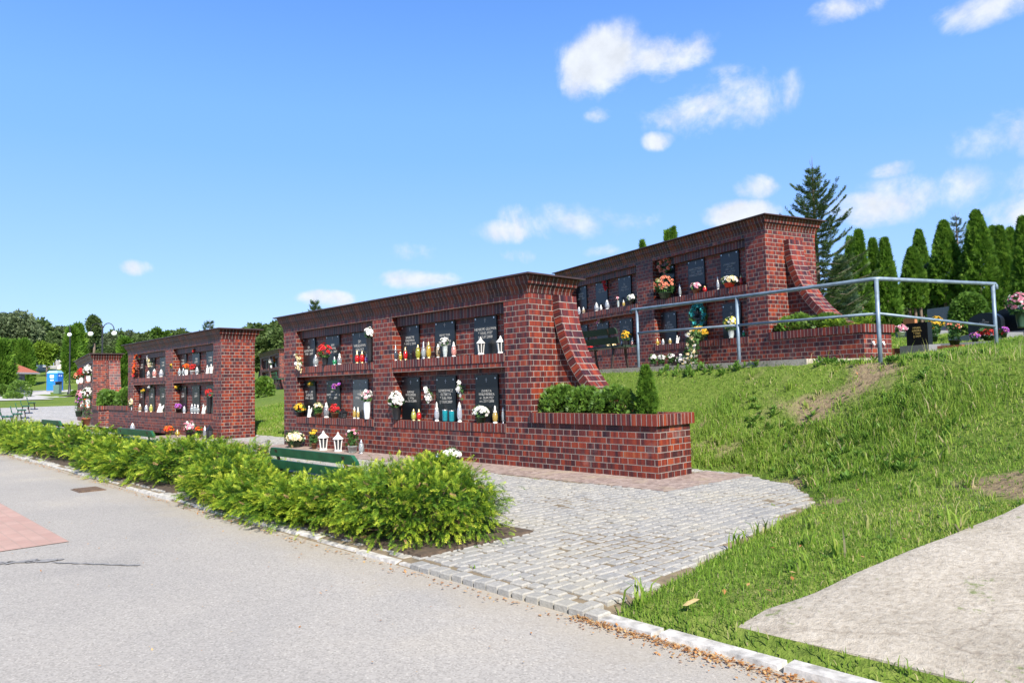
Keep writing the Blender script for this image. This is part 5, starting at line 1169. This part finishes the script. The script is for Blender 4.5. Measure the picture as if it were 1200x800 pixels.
for px_, d, rx, ry, rz_, lb, nm in ((23, 66, .95, .9, .95, 'tall clipped block of hedge in front of the hut', 'clipped_hedge'), (15, 62, 1.6, .6, .35, 'low clipped hedge along the far road at left', 'clipped_hedge'), (3, 67, .6, .6, .7, 'dark rounded shrub left of the clipped block', 'clipped_hedge'), (87, 98, 1.1, 1.1, 1.0, 'dark rounded shrub on the lawn right of the single globe lamp', 'lawn_shrub'), (88, 63.5, .35, .3, .22, 'small green shrub on the grass island by third wall', 'lawn_shrub'), (309, 33, .4, .4, .55, 'pale green shrub at the edge of the second wall, uphill', 'lawn_shrub')):
    x, y = pd(px_, d); ball(nm, (x, y, gz(x, y)), rx, ry, rz_, 1500, lb, leaf=.13, amp=.08, lumps=16)
# portable toilet
x, y = pd(64, 78); t = empty('portable_toilet', (x, y, gz(x, y)), R(50)); tag(t, 'bright blue portable toilet cabin with white signs on the lawn', 'toilet')
BL = plain('blue_plastic', (.012, .16, .62), .4, var=.15, scale=2); WH = plain('white_plastic', (.78, .8, .84), .5, var=.08)
m = MB(); m.box(-.55, .55, -.55, .55, .12, 1.95); m.build('cabin', BL, t, .02)
m = MB(); m.box(-.58, .58, -.58, .58, 0, .119); m.build('skid', plain('grey_plastic', (.2, .22, .25), .6), t)
m = MB(); m.frus((-.58, .58, -.58, .58), (-.40, .40, -.40, .40), 1.951, 2.22); m.build('roof', plain('pale_blue_plastic', (.25, .5, .78), .4), t, .02)
m = MB(); m.box(-.44, .44, -.575, -.552, .2, 1.88); d_ = m.build('door', BL, t, .01)
for a_ in ((-.22, .18, -.582, -.5765, 1.45, 1.75), (-.18, .16, -.582, -.5765, 1.15, 1.27)): m = MB(); m.box(*a_); m.build('sign', WH, d_)
m = MB(); m.box(.30, .38, -.60, -.5765, .9, 1.0); m.build('handle', plain('grey_plastic', (.2, .22, .25), .6), d_)
for s_ in (-.3, .1): m = MB(); m.box(.552, .562, s_, s_ + .2, 1.6, 1.75); m.build('vent', WH, t)
x, y = pd(67, 70.5); t = empty('litter_bin', (x, y, gz(x, y)), R(48)); tag(t, 'grey green litter bin with hood in front of the blue toilet', 'bin')
GB2 = plain('bin_green', (.10, .17, .13), .5); m = MB(); m.frus((-.25, .25, -.22, .22), (-.29, .29, -.26, .26), .0, .85); m.build('body', GB2, t)
m = MB(); m.box(-.28, .28, .1, .26, .851, 1.12); m.box(-.30, .30, -.28, .27, 1.12, 1.16); m.build('hood', plain('bin_dark', (.04, .05, .05), .5), t)
# street lamps
def lamp(px_, d, globes, h, label):
    x, y = pd(px_, d); t = empty('street_lamp', (x, y, gz(x, y)), R(46)); tag(t, label, 'street lamp', 'black globe street lamps')
    m = MB(); m.lathe([(.17, 0), (.17, .25), (.11, .35), (.09, .9), (.06, 1.0), (.05, h), (.02, h + .25), (0, h + .3)], n=10); m.build('pole', BLK, t)
    for gx in globes:
        m = MB(); m.tube([(0, 0, h - .1)] + [(gx * (1 - math.cos(a)) / 2, 0, h - .1 + .55 * math.sin(a)) for a in np.linspace(.2, math.pi, 9)], .03, 6); ar = m.build('arm', BLK, t)
        m = MB(); m.lathe([(.18 * math.sin(a), -.18 * math.cos(a)) for a in np.linspace(0, math.pi, 9)], (gx, 0, h - .30), 14); m.build('globe', plain('opal_glass', (.85, .85, .84), .25, var=.03), ar)
        m = MB(); m.lathe([(.10, -.16), (.13, -.10), (.05, 0)], (gx, 0, h - .10 + .0), 10); m.build('collar', BLK, ar)
x, y = pd(81, 64); lamp(81, 64, (-.05,), ztop(81, 384, 64) - gz(x, y) - .3, 'black street lamp with one white globe on the lawn')
x, y = pd(119, 52); lamp(119, 52, (-.85, .85), ztop(119, 381, 52) - gz(x, y) - .3, 'black street lamp with two white globes on curved arms')
# yellow framed board and green container between the walls
x, y = pd(137, 40); t = empty('notice_board', (x, y, gz(x, y)), R(50)); tag(t, 'small yellow framed board on a post between third and second wall', 'board')
m = MB(); m.tube([(0, .03, -.3), (0, .03, 2.5)], .03, 6); m.build('post', BLK, t)
m = MB(); m.box(-.28, .28, -.02, .0, 2.25, 2.32); m.box(-.28, .28, -.02, .0, 2.72, 2.79); m.box(-.28, -.2, -.02, .0, 2.32, 2.72); m.box(.2, .28, -.02, .0, 2.32, 2.72); m.build('frame', plain('yellow_paint', (.75, .55, .03), .5), t)
m = MB(); m.box(-.2, .2, -.012, -.004, 2.32, 2.72); m.build('panel', plain('board_panel', (.25, .4, .3), .6), t)

bake_texts()
# ------------------------------------------------------------------ labels of the setting
for nm, lb in (('ground', 'grassy sloping ground of the cemetery with bare soil patches'), ('road', 'pale grey speckled asphalt road in the foreground'), ('road_curve', 'far curve of the pale asphalt road'), ('cobbled_plaza', 'pale granite sett paving in front of the walls'), ('paving_bed', 'sandy bedding between the granite setts'), ('far_plaza', 'far granite sett paving before the third wall'),
               ('granite_apron', 'pinkish granite strip at the foot of the walls'), ('hedge_bed', 'dark soil bed under the juniper hedge'), ('kerb', 'row of white painted kerb stones along the road'), ('red_paving', 'red brick paved patch in the road'), ('road_seam', 'dark tar seam lines on the road'), ('concrete_path', 'rough beige concrete path at right'), ('path_edge', 'edge of the rough concrete path'), ('terrace_path', 'concrete path on the upper terrace'), ('far_road', 'pale far road at left'), ('grass_island', 'small grass island in the far road'), ('hill_path', 'thin pale path at the foot of the hill'),
               ('grass', 'short green grass on the bank beside the paving'), ('slope_grass', 'grass on the slope seen in the gap between the walls'), ('cemetery_grass', 'grass around the upper graves'), ('broadleaf_weeds', 'low broad leaved weeds in the bank grass'), ('weed_tufts', 'tufts of tall light green weeds at the foot of the bank'), ('dry_stalks', 'thin dry grass stalks on the bank'), ('tall_weeds', 'tall leafy weeds at the foot of the bank'), ('path_edge_weeds', 'thin weeds along the terrace path edge'), ('needle_litter', 'rust brown needle litter along the white kerb'), ('kerb_litter', 'brown litter along the hedge kerb'), ('fallen_leaves', 'dry brown leaves in the grass'), ('road_litter', 'specks of dry leaf on the asphalt'), ('joint_weeds', 'tiny weeds in the paving joints')):
    o = bpy.data.objects.get(nm)
    if o: o['label'] = lb; o['category'] = o.get('category') or nm.replace('_', ' ')

# ------------------------------------------------------------------ sky, sun, camera
w = bpy.data.worlds.new('World'); S.world = w; w.use_nodes = True; nt = w.node_tree
bg = nt.nodes['Background']
SUN_EL, SUN_PH = R(40), R(27)
sky = nd(nt, 'ShaderNodeTexSky', sky_type='NISHITA', sun_disc=False, sun_elevation=SUN_EL, sun_rotation=R(117), altitude=200, air_density=1.0, dust_density=.25, ozone_density=2.2)
g = nd(nt, 'ShaderNodeTexCoord').outputs['Generated']
CA, CP, CR = .8075, .059, .0233
def ray(X, Y):
    U, Vv = (X - 600) / 852.1, (Y - 400) / 852.1; u = U * math.cos(CR) - Vv * math.sin(CR); v = U * math.sin(CR) + Vv * math.cos(CR)
    y, z = math.cos(CP) + v * math.sin(CP), math.sin(CP) - v * math.cos(CP)
    return Vector((u * math.cos(CA) - y * math.sin(CA), u * math.sin(CA) + y * math.cos(CA), z)).normalized()
tot = None
for cx_, cy_, hw, hh, s_ in ((712, 74, 62, 40, 1.0), (775, 66, 58, 30, .95), (850, 118, 72, 40, 1.0), (800, 128, 45, 26, .8), (668, 258, 85, 27, 1.0), (590, 272, 45, 16, .9), (735, 262, 40, 20, .75), (500, 328, 60, 14, .85), (383, 350, 30, 10, .8), (868, 250, 40, 17, 1.0), (886, 220, 26, 14, .7), (1110, 222, 75, 28, .78), (1050, 240, 60, 20, .72), (1168, 160, 52, 26, .8), (1147, 14, 40, 18, .75), (505, 297, 44, 13, .62), (712, 294, 30, 10, .65), (772, 164, 18, 11, .62), (702, 133, 18, 9, .58), (162, 314, 18, 9, .6), (1055, 197, 26, 11, .5), (610, 300, 40, 10, .5), (985, 12, 40, 12, .45), (1170, 245, 60, 20, .5)):
    C = ray(cx_, cy_); Rv = C.cross(Vector((0, 0, 1))).normalized(); Uv = Rv.cross(C)
    a = nd(nt, 'ShaderNodeVectorMath', {0: g, 1: tuple(Rv * (852. / hw / 1.12))}, operation='DOT_PRODUCT').outputs['Value']
    b_ = nd(nt, 'ShaderNodeVectorMath', {0: g, 1: tuple(Uv * (852. / hh / 1.12))}, operation='DOT_PRODUCT').outputs['Value']
    e = math_(nt, 'SUBTRACT', 1.0, math_(nt, 'ADD', math_(nt, 'MULTIPLY', a, a), math_(nt, 'MULTIPLY', b_, b_)))
    e = math_(nt, 'MULTIPLY', e, s_)
    tot = e if tot is None else math_(nt, 'MAXIMUM', tot, e)
n1 = nd(nt, 'ShaderNodeTexNoise', {'Vector': g, 'Scale': 9.0, 'Detail': 9, 'Roughness': .6, 'Distortion': .4}).outputs['Fac']
n2 = nd(nt, 'ShaderNodeTexNoise', {'Vector': g, 'Scale': 32.0, 'Detail': 6, 'Roughness': .6}).outputs['Fac']
dn = math_(nt, 'ADD', math_(nt, 'ADD', math_(nt, 'MULTIPLY', tot, .72), math_(nt, 'MULTIPLY', math_(nt, 'SUBTRACT', n1, .5), 2.3)), math_(nt, 'MULTIPLY', math_(nt, 'SUBTRACT', n2, .5), .5))
mask = nd(nt, 'ShaderNodeMapRange', {'Value': dn, 'From Min': .04, 'From Max': .70}, interpolation_type='SMOOTHSTEP').outputs[0]
inside = nd(nt, 'ShaderNodeMapRange', {'Value': tot, 'From Min': -.35, 'From Max': .25}, interpolation_type='SMOOTHSTEP').outputs[0]
mask = math_(nt, 'MULTIPLY', math_(nt, 'MULTIPLY', mask, inside), .93)
shade = nd(nt, 'ShaderNodeMapRange', {'Value': n2, 'From Min': .3, 'From Max': .7, 'To Min': .86, 'To Max': 1.05}).outputs[0]
cc = nd(nt, 'ShaderNodeVectorMath', {0: (6.4, 6.7, 7.1), 1: shade}, operation='MULTIPLY').outputs[0]
hs = nd(nt, 'ShaderNodeHueSaturation', {'Hue': .5, 'Saturation': 1.2, 'Value': 1.05, 'Color': sky.outputs[0]})
elv = nd(nt, 'ShaderNodeSeparateXYZ', {0: g}).outputs[2]
skc = mix(nt, nd(nt, 'ShaderNodeMapRange', {'Value': elv, 'From Min': .35, 'From Max': .75, 'To Min': .75, 'To Max': 0.0}).outputs[0], hs.outputs[0], nd(nt, 'ShaderNodeVectorMath', {0: ramp(nt, elv, [(0.0, (.40, .575, .95)), (.12, (.32, .52, .96)), (.30, (.20, .42, .97)), (.55, (.13, .34, .97))]), 1: (10.2, 10.2, 10.2)}, operation='MULTIPLY').outputs[0])
nt.links.new(mix(nt, mask, skc, cc), bg.inputs['Color'])
bg.inputs['Strength'].default_value = .075
L = bpy.data.lights.new('sun', 'SUN'); L.energy = 5.0; L.angle = R(.53); L.color = (1.0, .94, .86)
so = bpy.data.objects.new('sun', L); COL.objects.link(so)
sd = Vector((math.cos(SUN_PH) * math.cos(SUN_EL), -math.sin(SUN_PH) * math.cos(SUN_EL), math.sin(SUN_EL)))
so.rotation_euler = sd.to_track_quat('Z', 'Y').to_euler(); so.location = (10, -10, 20)
cam = bpy.data.cameras.new('camera'); co_ = bpy.data.objects.new('camera', cam); COL.objects.link(co_)
F = Vector((-math.sin(CA) * math.cos(CP), math.cos(CA) * math.cos(CP), math.sin(CP))); R0 = Vector((math.cos(CA), math.sin(CA), 0)); U0 = R0.cross(F)
rt = R0 * math.cos(CR) - U0 * math.sin(CR); up = R0 * math.sin(CR) + U0 * math.cos(CR)
M = Matrix((rt, up, -F)).transposed().to_4x4(); M.translation = Vector((6.80, -6.829, 1.1055)); co_.matrix_world = M
cam.sensor_width = 36; cam.lens = 36 * 852.1 / 1200; cam.clip_start = .1; cam.clip_end = 2000
S.camera = co_
S.render.engine = 'CYCLES'; S.cycles.use_denoising = True; S.cycles.max_bounces = 6; S.cycles.transparent_max_bounces = 6
S.view_settings.view_transform = 'Standard'; S.view_settings.look = 'None'; S.view_settings.exposure = 0.95; S.view_settings.gamma = 1.0; S.view_settings.use_curve_mapping = False
